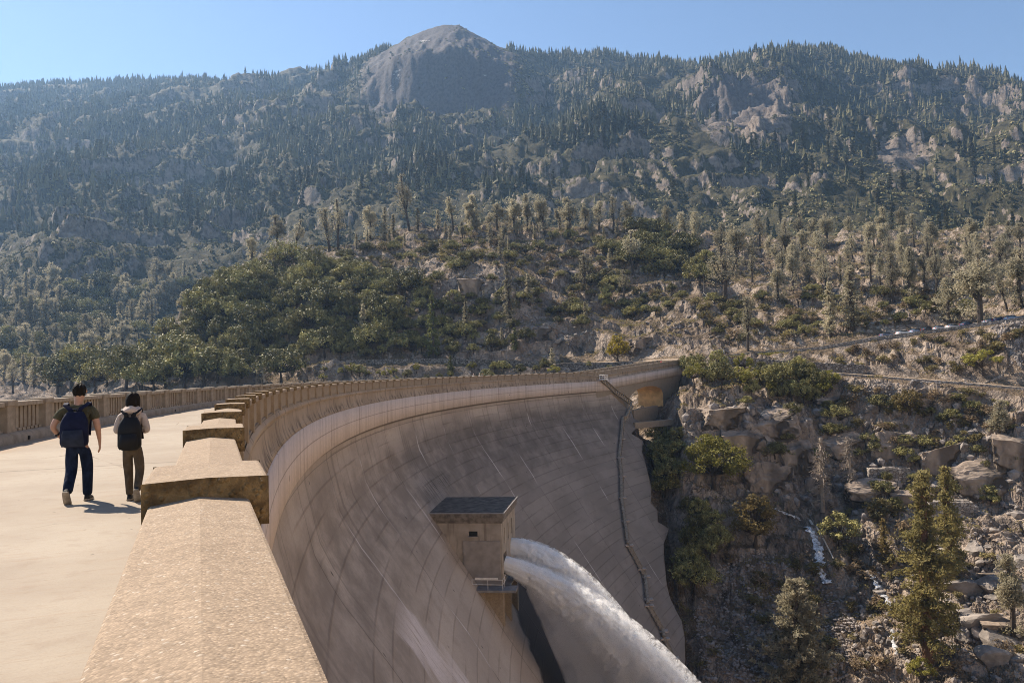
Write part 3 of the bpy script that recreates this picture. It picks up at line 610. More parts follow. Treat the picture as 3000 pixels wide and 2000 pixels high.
# the far end turns back into the rock
V = [np.vstack([v, v[-1] + np.array([-1.0, 9.0, -.5]), v[-1] + np.array([-8., 22.0, -3])]) for v in V]; UV = [np.vstack([q, q[-1] + [1.0, 0], q[-1] + [20., 0]]) for q in UV]
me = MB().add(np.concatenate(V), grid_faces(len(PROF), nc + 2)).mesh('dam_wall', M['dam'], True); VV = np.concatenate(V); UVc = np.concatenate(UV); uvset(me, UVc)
vx, vy = proj(VV)
def el(cx, cy, rx, ry, ang=0.0, p=4):
    c, s = math.cos(ang), math.sin(ang); a = (vx - cx) * c + (vy - cy) * s; b = -(vx - cx) * s + (vy - cy) * c
    return np.clip(2.4 - 1.6 * ((np.abs(a) / rx) ** p + (np.abs(b) / ry) ** p), 0, 1)
wet = np.clip(np.maximum.reduce([el(1590, 1875, 200, 40, 1.137, 2), el(1640, 1985, 140, 46, 1.137, 2)]), 0, 1)
pale_ = np.maximum.reduce([el(1222, 1865, 75, 27, 1.05), el(1290, 1955, 75, 22, 1.0), el(1360, 2000, 40, 12, 1.0)])
drip_ = np.maximum.reduce([el(1300, 1428, 55, 26, -.35), el(1560, 1310, 0.1, .1)])
for nm, arr in (('wet', wet), ('pale', pale_), ('drip', drip_)):
    a_ = me.attributes.new(nm, 'FLOAT', 'POINT'); a_.data.foreach_set('value', arr.astype(np.float32))
link('dam_wall', me, dam)
ss = np.linspace(-25, S_END, 150)
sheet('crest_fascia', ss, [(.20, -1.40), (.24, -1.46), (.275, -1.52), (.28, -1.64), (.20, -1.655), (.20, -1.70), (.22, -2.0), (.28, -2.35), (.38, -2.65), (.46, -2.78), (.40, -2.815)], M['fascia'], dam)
sheet('upstream_face', ss, [(-8.1, -1.40), (-8.4, -1.5), (-8.4, -2.6), (-7.9, -2.9), (-8.5, -40), (-9.5, -100)], M['panel'], dam)
deck = sheet('walkway', np.linspace(-25, S_END, 200), [(.22, DECK), (-2.4, DECK), (-5, DECK), (-7.36, DECK), (-8.1, DECK)], M['deck'], None)
uvl = deck.data.uv_layers[0]; vi = np.empty(len(deck.data.loops), np.int32); deck.data.loops.foreach_get('vertex_index', vi)
ns = 200; offs = np.repeat([-.22, 2.4, 5, 7.36, 8.1], ns); sv = np.tile(np.linspace(-25, S_END, ns), 5)
uvl.data.foreach_set('uv', np.stack([sv, offs], 1).astype(np.float32)[vi].ravel()); struct(deck)

def place(name, me, parent, s, off=0.0, z=0.0, rot=0.0):
    o = link(name, me, parent); o.location = arc(s, off, z); o.rotation_euler = (0, 0, heading(s) + rot); return o
# local frame of the parapet parts: +y along the crest, +x to the valley (right), z from the eye's level
par = thing('parapet', 'massive pebbled concrete parapet with peaked posts along the valley side of the dam', 'parapet wall')
SP = 3.605
pb = MB(); pb.box((0, 0, -1.195), (.44, .56, 1.17)); post_me = pb.mesh('parapet_post', M['panel'])
def peaked(b, hx, y0, y1, z0, ze, zr, m=0, seg=1):
    ys = np.linspace(y0, y1, seg + 1)
    rings = [[[-hx, y, z0], [hx, y, z0], [hx, y, ze], [0, y, zr], [-hx, y, ze]] for y in ys]
    return b.loft(rings, m)
cb = MB(); peaked(cb, .25, -.335, .335, -.622, -.414, -.406)
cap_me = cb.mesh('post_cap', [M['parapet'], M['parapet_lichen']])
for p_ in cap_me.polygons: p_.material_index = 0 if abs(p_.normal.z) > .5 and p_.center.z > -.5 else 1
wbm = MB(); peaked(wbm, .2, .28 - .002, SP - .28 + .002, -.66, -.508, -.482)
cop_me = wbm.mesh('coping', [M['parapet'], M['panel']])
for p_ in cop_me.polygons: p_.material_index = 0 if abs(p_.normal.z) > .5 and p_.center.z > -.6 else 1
panb = MB(); panb.box((-.0, SP / 2, -1.2), (.26, SP - .56, 1.14)); pan_me = panb.mesh('panel', M['panel'])
baseb = MB(); baseb.box((.0, SP / 2, -1.4), (.38, SP - .56, .12)); base_me = baseb.mesh('panel_base', M['panel'])
NP = 55
for i in range(-2, NP):
    s0_ = 3.785 + i * SP
    o = place('post', post_me, par, s0_); c = link('post_cap', cap_me, o); bevel(c, .018, 2)
    q = place('panel', pan_me, par, s0_); bevel(link('coping', cop_me, q), .014, 2); link('panel_base', base_me, q)
# upstream balustrade
bal = thing('balustrade', 'long open concrete balustrade of flat slats between posts along the reservoir side', 'balustrade')
SU = 3.263; OU = 7.37
sheet('curb', np.linspace(-25, S_END, 160), [(-OU + .17, DECK - .02), (-OU + .16, -1.52), (-OU + .02, -1.44), (-OU + .0, -1.43), (-OU - .62, -1.43), (-OU - .62, -1.8)], M['balustrade'], bal)
b = MB(); b.box((-.27, 0, -.94), (.50, .66, .98)); up_me = b.mesh('post', M['balustrade'])
b = MB(); b.box((-.27, 0, -.505), (.60, .78, .17)); b.box((-.27, 0, -.412), (.56, .70, .03), taper=.9); ucap_me = b.mesh('post_cap', M['balustrade'])
b = MB(); b.box((-.27, SU / 2 + .05, -.545), (.46, SU - .60, .15)); rail_me = b.mesh('rail', M['balustrade'])
b = MB(); nb = 7; free = SU - .64
for j in range(nb):
    yj = .36 + free * (j + .5) / nb; b.box((-.22, yj, -1.02), (.09, .235, .82)); b.box((-.22, yj, -1.385), (.26, .275, .09))
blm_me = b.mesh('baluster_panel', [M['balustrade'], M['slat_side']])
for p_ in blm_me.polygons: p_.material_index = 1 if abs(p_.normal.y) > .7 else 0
drain_me = MB().box((.16, .9, -1.66), (.06, .16, .12)).mesh('drain_hole', M['dark'])
for i in range(-12, 54):
    s0_ = 27.19 + i * SU
    if s0_ > S_END - 2: break
    o = place('post', up_me, bal, s0_, OU); bevel(link('post_cap', ucap_me, o), .02, 2)
    q = place('baluster_panel', blm_me, bal, s0_, OU); bevel(link('rail', rail_me, q), .02, 2)
    if i % 3 == 0: link('drain_hole', drain_me, q)
# ------------------------------------------------------------------ the straight bridge at the far end
JX = np.array([21.666, 190.398]); BD = np.array([.58258, .81278]); BN = np.array([BD[1], -BD[0]])   # BN: to the valley
def bz(t): return max(0, t) * .0556
def bp(t, off, z): q = JX + BD * t - BN * 0 + BN * off; return [q[0], q[1], z + bz(t)]
bridge = thing('arch_bridge', 'sloping concrete approach bridge with one low arch joining the dam to the far bank', 'bridge')
ts = np.linspace(-1.5, 60, 28)
def bsheet(name, prof, mat, t_=ts):
    V = np.concatenate([[bp(t, o_, z_) for t in t_] for o_, z_ in prof]); me = MB().add(V, grid_faces(len(prof), len(t_))).mesh(name, mat, True)
    uvset(me, np.concatenate([np.stack([t_ + S_END, np.full(len(t_), z_)], 1) for _, z_ in prof])); return link(name, me, bridge)
bsheet('bridge_fascia', [(.0, -1.40), (.10, -1.5), (.1, -1.64), (.0, -1.66), (.05, -2.3), (.2, -2.5)], M['fascia'])
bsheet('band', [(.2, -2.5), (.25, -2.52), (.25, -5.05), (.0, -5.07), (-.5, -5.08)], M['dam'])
bdeck = bsheet('walkway', [(.0, DECK), (-7.9, DECK)], M['deck']); bdeck.parent = None; bdeck.name = 'walkway'; struct(bdeck)
b = MB()
for k in range(17):
    t0 = k * 3.6 - .3; t1 = t0 + 3.6
    def seg(ta, tb, o0, o1, z0, z1): b.hexa([bp(ta, o0, z0), bp(ta, o1, z0), bp(tb, o1, z0), bp(tb, o0, z0), bp(ta, o0, z1), bp(ta, o1, z1), bp(tb, o1, z1), bp(tb, o0, z1)])
    seg(t0, t0 + .6, -.48, .0, -1.42, -.36); seg(t0 + .6, t1, -.42, -.06, -1.42, -.42)
b.build('parapet_wall', M['panel'], bridge)
b = MB()
for k in range(17):
    t0 = k * 3.3 - 1; seg(t0, t0 + .6, -8.0, -7.4, -1.75, -.36); seg(t0 + .6, t0 + 3.3, -7.9, -7.5, -.62, -.44); seg(t0 + .6, t0 + 3.3, -8.0, -7.3, -1.75, -1.42)
    for j in range(7): seg(t0 + .75 + j * .36, t0 + .98 + j * .36, -7.8, -7.6, -1.45, -.6)
b.build('upstream_railing', M['balustrade'], bridge)
# spandrel wall with the arch cut out
t0a, t1a, zs, za = 16.2, 38.2, -9.6, -6.55        # apex/springing given without the ramp
def arch_z(t):
    q = (t - (t0a + t1a) / 2) / ((t1a - t0a) / 2); return zs + (za - zs) * math.sqrt(max(0, 1 - q * q)) if abs(q) < 1 else None
b = MB(); uvs = []
tt = np.concatenate([np.linspace(-1.5, t0a, 12), np.linspace(t0a, t1a, 41)[1:-1], np.linspace(t1a, 60, 16)])
for i in range(len(tt) - 1):
    ta, tb_ = tt[i], tt[i + 1]; za_, zb_ = arch_z(ta + 1e-6), arch_z(tb_ - 1e-6)
    mid = .5 * (ta + tb_)
    if t0a < mid < t1a: lo_a, lo_b = (za_ if za_ else zs), (zb_ if zb_ else zs)
    else: lo_a = lo_b = -17 if ta < t0a else -14 + (ta - 38) * .25
    b.add([bp(ta, 0, lo_a), bp(tb_, 0, lo_b), bp(tb_, 0, -5.08), bp(ta, 0, -5.08)], [[0, 1, 2, 3]])
    uvs += [[ta + S_END, -6.6 + 0 * lo_a - .1], [tb_ + S_END, -6.7], [tb_ + S_END, -6.5], [ta + S_END, -6.5]]
me = b.mesh('spandrel_wall', M['panel']); link('spandrel_wall', me, bridge)
b = MB(); an = np.linspace(0, math.pi, 30); rings = []
for off in (0.0, -8.0):
    rings.append([bp((t0a + t1a) / 2 - (t1a - t0a) / 2 * math.cos(a), off, zs + (za - zs) * math.sin(a)) for a in an])
b.add(np.concatenate(rings), grid_faces(2, 30))
for t_, sg in ((t0a, 1), (t1a, -1)): b.add([bp(t_, 0, zs), bp(t_, -8, zs), bp(t_, -8, -17), bp(t_, 0, -17)], [[0, 1, 2, 3]])
b.build('arch_barrel', simple('bounce_tinted_concrete', (.60, .38, .17), .9, .2, .6), bridge)  # warm bounced light put into the colour of the barrel
b = MB(); b.add([bp(t0a - 1, -8.3, -17), bp(t1a + 1, -8.3, -17), bp(t1a + 1, -8.3, -5.0), bp(t0a - 1, -8.3, -5.0)], [[0, 1, 2, 3]])
None
b = MB(); b.hexa([bp(15.8, .1, -15.6), bp(15.8, 1.6, -15.6), bp(31, 1.6, -16.2), bp(31, .1, -16.2), bp(15.8, .1, -11.9), bp(15.8, 1.6, -11.9), bp(31, 1.6, -12.4), bp(31, .1, -12.4)])
b.build('footing', M['panel'], bridge)
# low wall that carries a ledge from the stairs to the rock
Pa, Pb = np.array([30.5, 198, -14.0]), np.array([45.0, 203.5, -13.6])
lw = MB(); dv = Pb - Pa
lw.hexa([Pa + [0, 0, -1.6], Pa + [1.0, -1.2, -1.6], Pb + [1.0, -1.2, -1.6], Pb + [0, 0, -1.6], Pa, Pa + [1.0, -1.2, 0], Pb + [1.0, -1.2, 0], Pb])
tag(lw.build('ledge_walkway', M['panel']), 'short straight concrete footway running from the dam stairs to the rock shelf', 'footway')
# ------------------------------------------------------------------ gatehouse on the face
A_ = np.array([-1.85, 87.03]); D1 = np.array([-.9894, .145]); D2 = np.array([.145, .9894])   # corner, to the dam, along the dam
gate = thing('gatehouse', 'small flat-roofed concrete valve house on the dam face with water shooting out', 'building', (A_[0], A_[1], -24.3), math.atan2(D2[1], D2[0]) - math.pi / 2)
# local: +y along the face (away), -x to the dam, z from the platform
GH, LEN, DEP = 7.1, 10.3, 11.5
gm = simple('gatehouse_concrete', (.40, .335, .285), .9, .2, .8, .2, 0, .2)
gst = NT('gatehouse_stained'); vv = gst.coord(); st_ = gst.noise(gst.mapv(vv, (1.4, 1.4, .12)), 1.0, 5, .6); g2 = gst.noise(vv, .6, 4)
cc = gst.mix(gst.step(g2, .35, .65), (.27, .235, .195), (.36, .315, .265)); cc = gst.mix(gst.math('MULTIPLY', gst.step(st_, .52, .68), .65), cc, (.15, .125, .10))
gst.bsdf(cc, .9, gst.bump(g2, .2, .05), .2); gm = gst.mat
b = MB(); wx = [(1.9, 2.5), (4.7, 5.3), (7.5, 8.1)]; wz = (4.25, 6.15); ax = [(1.0, 3.2), (6.4, 8.6)]; az = (.9, 3.3)
# near side wall with a window hole, valley wall with three slits and two outlets: built as panels round the openings
def wallgrid(b, axis, fixed, thick, cuts_a, cuts_z, holes, m=0):
    for i in range(len(cuts_a) - 1):
        for j in range(len(cuts_z) - 1):
            a0, a1, z0, z1 = cuts_a[i], cuts_a[i + 1], cuts_z[j], cuts_z[j + 1]; cm, zm = (a0 + a1) / 2, (z0 + z1) / 2
            if any(h[0] < cm < h[1] and h[2] < zm < h[3] for h in holes): continue
            c = (a0 + a1) / 2
            if axis == 'x': b.box((c, fixed + thick / 2, zm), (a1 - a0, thick, z1 - z0), 0, m)
            else: b.box((fixed - thick / 2, c, zm), (thick, a1 - a0, z1 - z0), 0, m)
wallgrid(b, 'x', 0, .35, [-DEP, -3.85, -2.8, 0], [0, 5.55, 6.15, GH], [(-3.85, -2.8, 5.55, 6.15)])
wallgrid(b, 'y', 0, .35, sorted([.35, LEN] + [q for w in wx for q in w] + [q for w in ax for q in w]), [0, az[0], az[1], wz[0], wz[1], GH], [(w[0], w[1], *wz) for w in wx] + [(w[0], w[1], *az) for w in ax])
wallgrid(b, 'x', LEN, .35, [-DEP, 0], [0, GH], [])
b.build('walls', gm, gate)
b = MB(); b.box((-DEP / 2 - .4, LEN / 2 + .2, 3.5), (DEP - 1.4, LEN - .4, 6.8)); b.build('interior', M['dark'], gate)
b = MB(); hx_, hy_ = DEP / 2, LEN / 2 + .17
for k, (gr, z0, z1) in enumerate([(.10, GH - .02, GH + .25), (.24, GH + .25, GH + .62), (.36, GH + .62, GH + 1.12)]): b.box((-hx_ + .0, hy_, (z0 + z1) / 2), (DEP + gr * 2, LEN + .35 + gr * 2, z1 - z0))
co = b.build('cornice', simple('stained_cornice', (.16, .14, .12), .9, .35, 2), gate)
b = MB(); b.box((-hx_, hy_, GH + 1.145), (DEP + .5, LEN + .85, .05)); b.build('roof', M['roof'], gate)
kk = simple('flashing', (.27, .26, .25), .6, .1, 4)
b = MB(); b.box((-hx_, hy_ - LEN / 2 - .55, GH + 1.16), (DEP + .8, .1, .1)); b.box((.38, hy_, GH + 1.16), (.1, LEN + 1.1, .1)); b.build('roof_edging', kk, gate)
b = MB(); b.box((-3.325, .22, 5.85), (1.0, .06, .56)); o = b.build('window', M['glass_dark'], gate)
b = MB(); b.box((-3.325, -.05, 5.50), (1.25, .2, .1)); b.build('sill', gm, o)
for w in wx:
    b = MB(); b.box((-.24, (w[0] + w[1]) / 2, (wz[0] + wz[1]) / 2), (.05, w[1] - w[0], wz[1] - wz[0])); b.build('window', M['glass_dark'], gate)
b = MB(); b.box((-2.35, -.06, 2.55), (4.3, .12, 5.0)); b.build('raised_panel', simple('grey_plaster', (.27, .245, .225), .9, .15, 1), gate)
b = MB(); b.box((-1.95, -.9, -.12), (7.4, 2.2, .24)); b.box((.35, 4.8, -.12), (.9, 9.6, .24)); b.build('platform', simple('wet_concrete', (.20, .19, .185), .6, .2, 1), gate)
b = MB()
for z_ in (.62, 1.15): b.tube([(-3.2, -1.9, z_), (.3, -1.9, z_), (.3, .3, z_)], .035, 6)
b.box((-1.55, -1.9, 1.28), (2.6, .06, .22))
for x_ in (-3.2, -1.4, .3): b.tube([(x_, -1.9, 0), (x_, -1.9, 1.2)], .03, 6)
b.tube([(.3, -.6, 0), (.3, -.6, 1.2)], .03, 6); b.build('railing', M['steel'], gate)
b = MB(); b.box((-6.2, .5, -3.2), (12.4, 1.1, 6.0)); b.box((-.3, 4.6, -7), (1.0, .9, 13.6)); b.box((-.25, 9.9, -7), (1.0, .9, 13.6)); b.box((-.3, .5, -7), (.55, 1.0, 13.6)); b.box((-3.4, 5.2, -6.5), (5.2, 9.8, 12.5))
b.build('pier', M['panel'], gate)
# drip row on the face above the gatehouse is part of the dam's paint; the stairs on the far flank
def face_pt(px, py):
    d = ray(px, py); t = np.linspace(5, 600, 40000); P = t[:, None] * d
    g = (R - np.interp(-P[:, 2], [-p[1] for p in PROF], [p[0] for p in PROF])) - np.hypot(P[:, 0] - CEN[0], P[:, 1] - CEN[1])
    i = np.where((g[:-1] > 0) & (g[1:] <= 0))[0]; return P[i[0]]
stair = thing('stairway', 'long flight of narrow steel and concrete stairs zigzagging down the dam edge', 'stairs')
sm = simple('stair_concrete', (.30, .245, .185), .9, .25, 2)
pts = [(1756, 1112), (1800, 1152), (1822, 1166), (1848, 1186), (1832, 1228), (1822, 1230), (1817, 1288), (1811, 1343), (1817, 1397), (1817, 1460), (1826, 1528), (1836, 1599), (1873, 1668), (1885, 1690), (1892, 1757), (1894, 1775), (1936, 1850), (1940, 1872), (1968, 1930)]
P3 = []
for p in pts:
    q = face_pt(*p); e = CEN - q[:2]; e /= np.linalg.norm(e); P3.append((np.array([q[0] + e[0] * .55, q[1] + e[1] * .55, q[2] + .35]), e))
for i in range(len(P3) - 1):
    (a, ea), (b_, eb) = P3[i], P3[i + 1]; d_ = b_ - a; ln = np.linalg.norm(d_)
    if ln < .5: continue
    d_ /= ln; e3 = np.array([ea[0], ea[1], 0]); w_ = np.cross(d_, e3); w_ /= np.linalg.norm(w_); nrm = np.cross(w_, d_)
    W = .62; b = MB()
    def bar(p, q, w0, w1, n0, n1):
        return [p + w_ * w0 + nrm * n0, p + w_ * w1 + nrm * n0, q + w_ * w1 + nrm * n0, q + w_ * w0 + nrm * n0, p + w_ * w0 + nrm * n1, p + w_ * w1 + nrm * n1, q + w_ * w1 + nrm * n1, q + w_ * w0 + nrm * n1]
    b.hexa(bar(a, b_, -W, -W + .12, -.3, .2)); b.hexa(bar(a, b_, W - .12, W, -.3, .2))
    n_ = max(3, int(ln / .8))
    for k in range(n_):
        c0 = a + d_ * ln * (k + .1) / n_; b.hexa(bar(c0, c0 + d_ * ln / n_ * .55, -W + .14, W - .14, -.5, -.1))
    b.build('flight', sm, stair)
    if i % 1 == 0 and i > 4:
        MB().box(tuple(b_ - np.array([0, 0, .1])), (1.7, 1.3, .22), 0).build('landing', simple('landing_concrete', (.42, .34, .28), .9, .2, 2) if i == 5 else bpy.data.materials['landing_concrete'], stair)
# railed platform at the top of the stairs
q = face_pt(1755, 1100)
cage = thing('railed_platform', 'white steel railed platform hanging outside the dam parapet at the top of the stairs', 'platform', (q[0] + .6, q[1] - .9, q[2] - 1.0), heading(S_END - 3))
b = MB()
for z_ in (.1, .6, 1.15):
    b.tube([(-.2, -.9, z_), (1.2, -.9, z_), (1.2, .9, z_), (-.2, .9, z_), (-.2, -.9, z_)], .06, 5)
for x_, y_ in ((-.2, -.9), (1.2, -.9), (1.2, 0), (1.2, .9), (-.2, .9)): b.tube([(x_, y_, 0), (x_, y_, 1.2)], .06, 5)
b.build('railing', simple('white_rail', (.75, .72, .68), .6, .05, 3), cage)
MB().box((.5, 0, -.05), (1.6, 2.0, .1)).build('floor', M['steel'], cage)
# ------------------------------------------------------------------ the two water jets
def water_mat(name='white_water', tr=.28):
    k = NT(name); v = k.coord(); n = k.noise(v, 1.1, 6, .65); n2 = k.noise(v, 5, 4, .6)
    col = k.mix(k.step(n, .35, .65), (.88, .89, .88), (.96, .96, .95))
    q = k.n('ShaderNodeBsdfPrincipled'); k.put(q.inputs['Base Color'], col); q.inputs['Roughness'].default_value = .6; q.inputs['Specular IOR Level'].default_value = .3
    k.put(q.inputs['Normal'], k.bump(k.math('ADD', n, k.math('MULTIPLY', n2, .4)), .35, .2))
    t = k.n('ShaderNodeBsdfTranslucent'); k.put(t.inputs[0], (.92, .92, .90))
    m = k.n('ShaderNodeMixShader'); m.inputs[0].default_value = tr; k.t.links.new(q.outputs[0], m.inputs[1]); k.t.links.new(t.outputs[0], m.inputs[2])
    k.t.links.new(m.outputs[0], k.out.inputs[0]); return k.mat
def mist_mat(name, dens, sc, lo, hi):
    k = NT(name); v = k.coord('Object'); n = k.noise(v, sc, 5, .6)
    g = k.attr('x')
    d = k.math('MULTIPLY', k.step(n, lo, hi), dens)
    q = k.n('ShaderNodeVolumePrincipled'); q.inputs['Color'].default_value = (.985, .985, .985, 1); k.put(q.inputs['Density'], d); q.inputs['Anisotropy'].default_value = .3
    k.t.links.new(q.outputs[0], k.out.inputs['Volume']); return k.mat
M['water'] = water_mat(); M['spray'] = water_mat('white_spray', .6)
def traj(p0, a, b, x, dirv):          # falls a*x + b*x^2 below p0 after x metres
    return np.array([p0[0] + dirv[0] * x, p0[1] + dirv[1] * x, p0[2] - a * x - b * x * x])
JD = np.array([.9894, -.145])
def gl(lx, ly, lz):                    # gatehouse local to world
    q = A_ + D2 * ly + np.array([D2[1], -D2[0]]) * lx; return np.array([q[0], q[1], -24.3 + lz])
jets = [(gl(-.1, 2.1, 1.95), .27, .0235, JD, 24.5, 'nearer and larger white water jet shooting from the valve house, in front of the other'),
        (gl(-.1, 7.5, 2.45), .07, .057, np.array([.985, -.17]), 17.0, 'upper white water jet from the far outlet, falling behind the first jet')]
for ji, (p0, a, b_, dv, xl, lab) in enumerate(jets):
    jet = thing('water_jet', lab, 'water jet', tuple(p0), 0, 'water jets from the valve house')
    r0 = (.92, 1.3)[ji]; rg = np.random.default_rng(20 + ji); xs = np.linspace(0, xl, 220); k = 72; rings = []
    an = np.arange(k) * 2 * np.pi / k
    for x in xs:
        c = traj(np.zeros(3), a, b_, x, dv); f = x / xl
        tz = -(a + 2 * b_ * x); t = np.array([dv[0], dv[1], tz]); t /= np.linalg.norm(t)
        sd = np.array([-dv[1], dv[0], 0]); upv = np.cross(sd, t); upv = upv if upv[2] > 0 else -upv
        ru = r0 + .02 * x; rs = r0 + .06 * x; rd = r0 + .20 * x
        cu, su_ = np.cos(an), np.sin(an)
        rr_ = np.where(su_ > 0, ru, rd)
        ns_ = .55 * fbm(an * 3.2 + 9 * ji + 50, np.full(k, x * .22), 4, 200 + ji, .65) + .6 * fbm(an * 2.6 + 5, np.full(k, x * 1.1), 5, 220 + ji, .68); ns_ = ns_ * (1 - np.abs(an - np.pi) / np.pi * 0) 
        blend = np.clip(np.minimum(an, 2 * np.pi - an) / .5, 0, 1); ns_ = ns_ * blend
        am = .04 + .26 * np.clip(x / 8, 0, 1)
        rings.append(c + (cu * rs * (1 + am * ns_))[:, None] * sd + (su_ * rr_ * (1 + am * ns_))[:, None] * upv)
    MB().loft(rings).build('core', M['water'], jet, True)
    # torn edge: tufts of spray thrown off the upper side and the flanks
    b = MB(); n = 7000; xq = xl * rg.uniform(.03, 1, n) ** .8
    cs = []; sz = []
    for x in xq:
        c = traj(np.zeros(3), a, b_, x, dv); tz = -(a + 2 * b_ * x); t = np.array([dv[0], dv[1], tz]); t /= np.linalg.norm(t)
        sd = np.array([-dv[1], dv[0], 0]); upv = np.cross(sd, t); upv = upv if upv[2] > 0 else -upv
        an_ = rg.uniform(-.4, math.pi + .4); ru = r0 + .02 * x; rs = r0 + .06 * x; rd = r0 + .16 * x
        r = 1 + abs(rg.normal()) * (.03 + .014 * x)
        cs.append(c + sd * math.cos(an_) * rs * r + upv * math.sin(an_) * (ru if math.sin(an_) > 0 else rd) * r); sz.append(.022 + .004 * x)
    b.leaves(np.array(cs), np.array(sz), rg, .7); b.build('spray', M['spray'], jet)
# soft spray hugging the jets
for ji, (p0, a, b_, dv, xl, lab) in enumerate(jets):
    rings = []; an = np.linspace(0, 2 * np.pi, 25)[:-1]; r0 = (.92, 1.3)[ji]
    for x in np.linspace(1.0, xl, 24):
        c = traj(p0, a, b_, x, dv); tz = -(a + 2 * b_ * x); t = np.array([dv[0], dv[1], tz]); t /= np.linalg.norm(t)
        sd = np.array([-dv[1], dv[0], 0]); upv = np.cross(sd, t); upv = upv if upv[2] > 0 else -upv; g = .12 + .06 * x
        rings.append([c + sd * math.cos(q) * (r0 + .06 * x + g) + upv * math.sin(q) * ((r0 + .02 * x if math.sin(q) > 0 else r0 + .2 * x) + g) for q in an])
    o = MB().loft(rings); o = link('mist', o.mesh('mist', mist_mat('jet_mist', 1.6, 1.6, .46, .62) if ji == 0 else bpy.data.materials['jet_mist'], False, True)); o['kind'] = 'stuff'; o['label'] = 'torn white spray drifting round a water jet'
# mist that sinks from the lower jet
p0, a, b_, dv, xl, _ = jets[0]
rings = []
for x in np.linspace(3.0, 24, 26):
    c = traj(p0, a, b_, x, dv); h = .8 + 1.05 * (x - 2); w = .8 + .16 * x; xx = .75
    prof = [(-w, -.1), (-w * .9, .5), (w * .9, .5), (w, -.1), (w * 1.1, -h * .5), (w, -h), (-w, -h), (-w * 1.1, -h * .5)]
    rings.append([c + np.array([-.145 * 0, 1, 0]) * q + np.array([-.30 * max(0, -z_), 0, z_]) for q, z_ in prof])
mist = MB().loft(rings); mist = link('mist', mist.mesh('mist', mist_mat('water_mist', .7, .35, .28, .62), False, True))
mist['kind'] = 'stuff'; mist['label'] = 'veil of fine grey spray sinking below the water jets'
# ------------------------------------------------------------------ people
def skin_mesh(name, verts, edges, radii, mats, sub=2, root=0):
    me = bpy.data.meshes.new(name + '_cage'); me.from_pydata([tuple(v) for v in verts], edges, []); me.update()
    o = bpy.data.objects.new('tmp', me); COL.objects.link(o)
    m = o.modifiers.new('s', 'SKIN'); m.use_smooth_shade = True; m.branch_smoothing = .6
    for i, r in enumerate(radii):
        r = r if isinstance(r, (tuple, list)) else (r, r)
        me.skin_vertices[0].data[i].radius = r; me.skin_vertices[0].data[i].use_root = (i == root)
    m2 = o.modifiers.new('b', 'SUBSURF'); m2.levels = sub; m2.render_levels = sub
    dg = bpy.context.evaluated_depsgraph_get(); out = bpy.data.meshes.new_from_object(o.evaluated_get(dg)); out.name = name
    bpy.data.objects.remove(o); bpy.data.meshes.remove(me)
    out.materials.clear()
    for q in mats: out.materials.append(q)
    return out
def chain(specs):
    """specs: dict name -> (xyz, radius, parent) in order"""
    ks = list(specs); idx = {k: i for i, k in enumerate(ks)}
    return [specs[k][0] for k in ks], [(idx[specs[k][2]], idx[k]) for k in ks if specs[k][2]], [specs[k][1] for k in ks]
skin = simple('skin', (.46, .27, .19), .55, .06, 20); hair = simple('black_hair', (.012, .010, .009), .75, .3, 30, .12)
tee = cloth('olive_tshirt', (.085, .08, .052)); jeans = cloth('navy_jeans', (.014, .022, .048), .9, .35)
hood = cloth('cream_hoodie', (.50, .42, .37), .95, .1); slacks = cloth('taupe_trousers', (.115, .088, .06))
navy = simple('navy_backpack', (.008, .011, .034), .8, .25, 10, .2); navy2 = simple('grey_blue_pocket', (.022, .029, .05), .8, .2, 10, .2); black = simple('black_backpack', (.006, .006, .007), .6, .2, 12, .3)
sole = simple('shoe_sole', (.33, .28, .22), .8, .2, 20); shoe = simple('dark_shoe', (.02, .02, .022), .7, .3, 16); white = simple('white_trim', (.7, .68, .64), .7, .05, 8)
def hand(sp, wr, tip_dir, side, pre, r=.024):
    """palm, four unequal fingers and a thumb hanging from the wrist"""
    d = np.array(tip_dir, float); d /= np.linalg.norm(d); w = np.array(wr); f = np.array([0, 1., 0])
    sp[pre + 'palm'] = (tuple(w + d * .055), (.022, .036), pre + 'wrist')
    for i, (o_, l_) in enumerate(((-.027, .070), (-.009, .082), (.010, .076), (.027, .060))):
        b0 = w + d * .095 + f * (-o_); m_ = b0 + d * l_ * .55 + np.array([-side * .006, 0, 0]); e = m_ + d * l_ * .45 + np.array([-side * .020, .006, 0])
        sp[f'{pre}k{i}'] = (tuple(b0), .0095, pre + 'palm'); sp[f'{pre}m{i}'] = (tuple(m_), .0085, f'{pre}k{i}'); sp[f'{pre}e{i}'] = (tuple(e), .007, f'{pre}m{i}')
    t0 = w + d * .045 + f * .038; sp[pre + 't0'] = (tuple(t0), .011, pre + 'palm'); sp[pre + 't1'] = (tuple(t0 + d * .035 + f * .014 + np.array([-side * .012, 0, 0])), .009, pre + 't0')
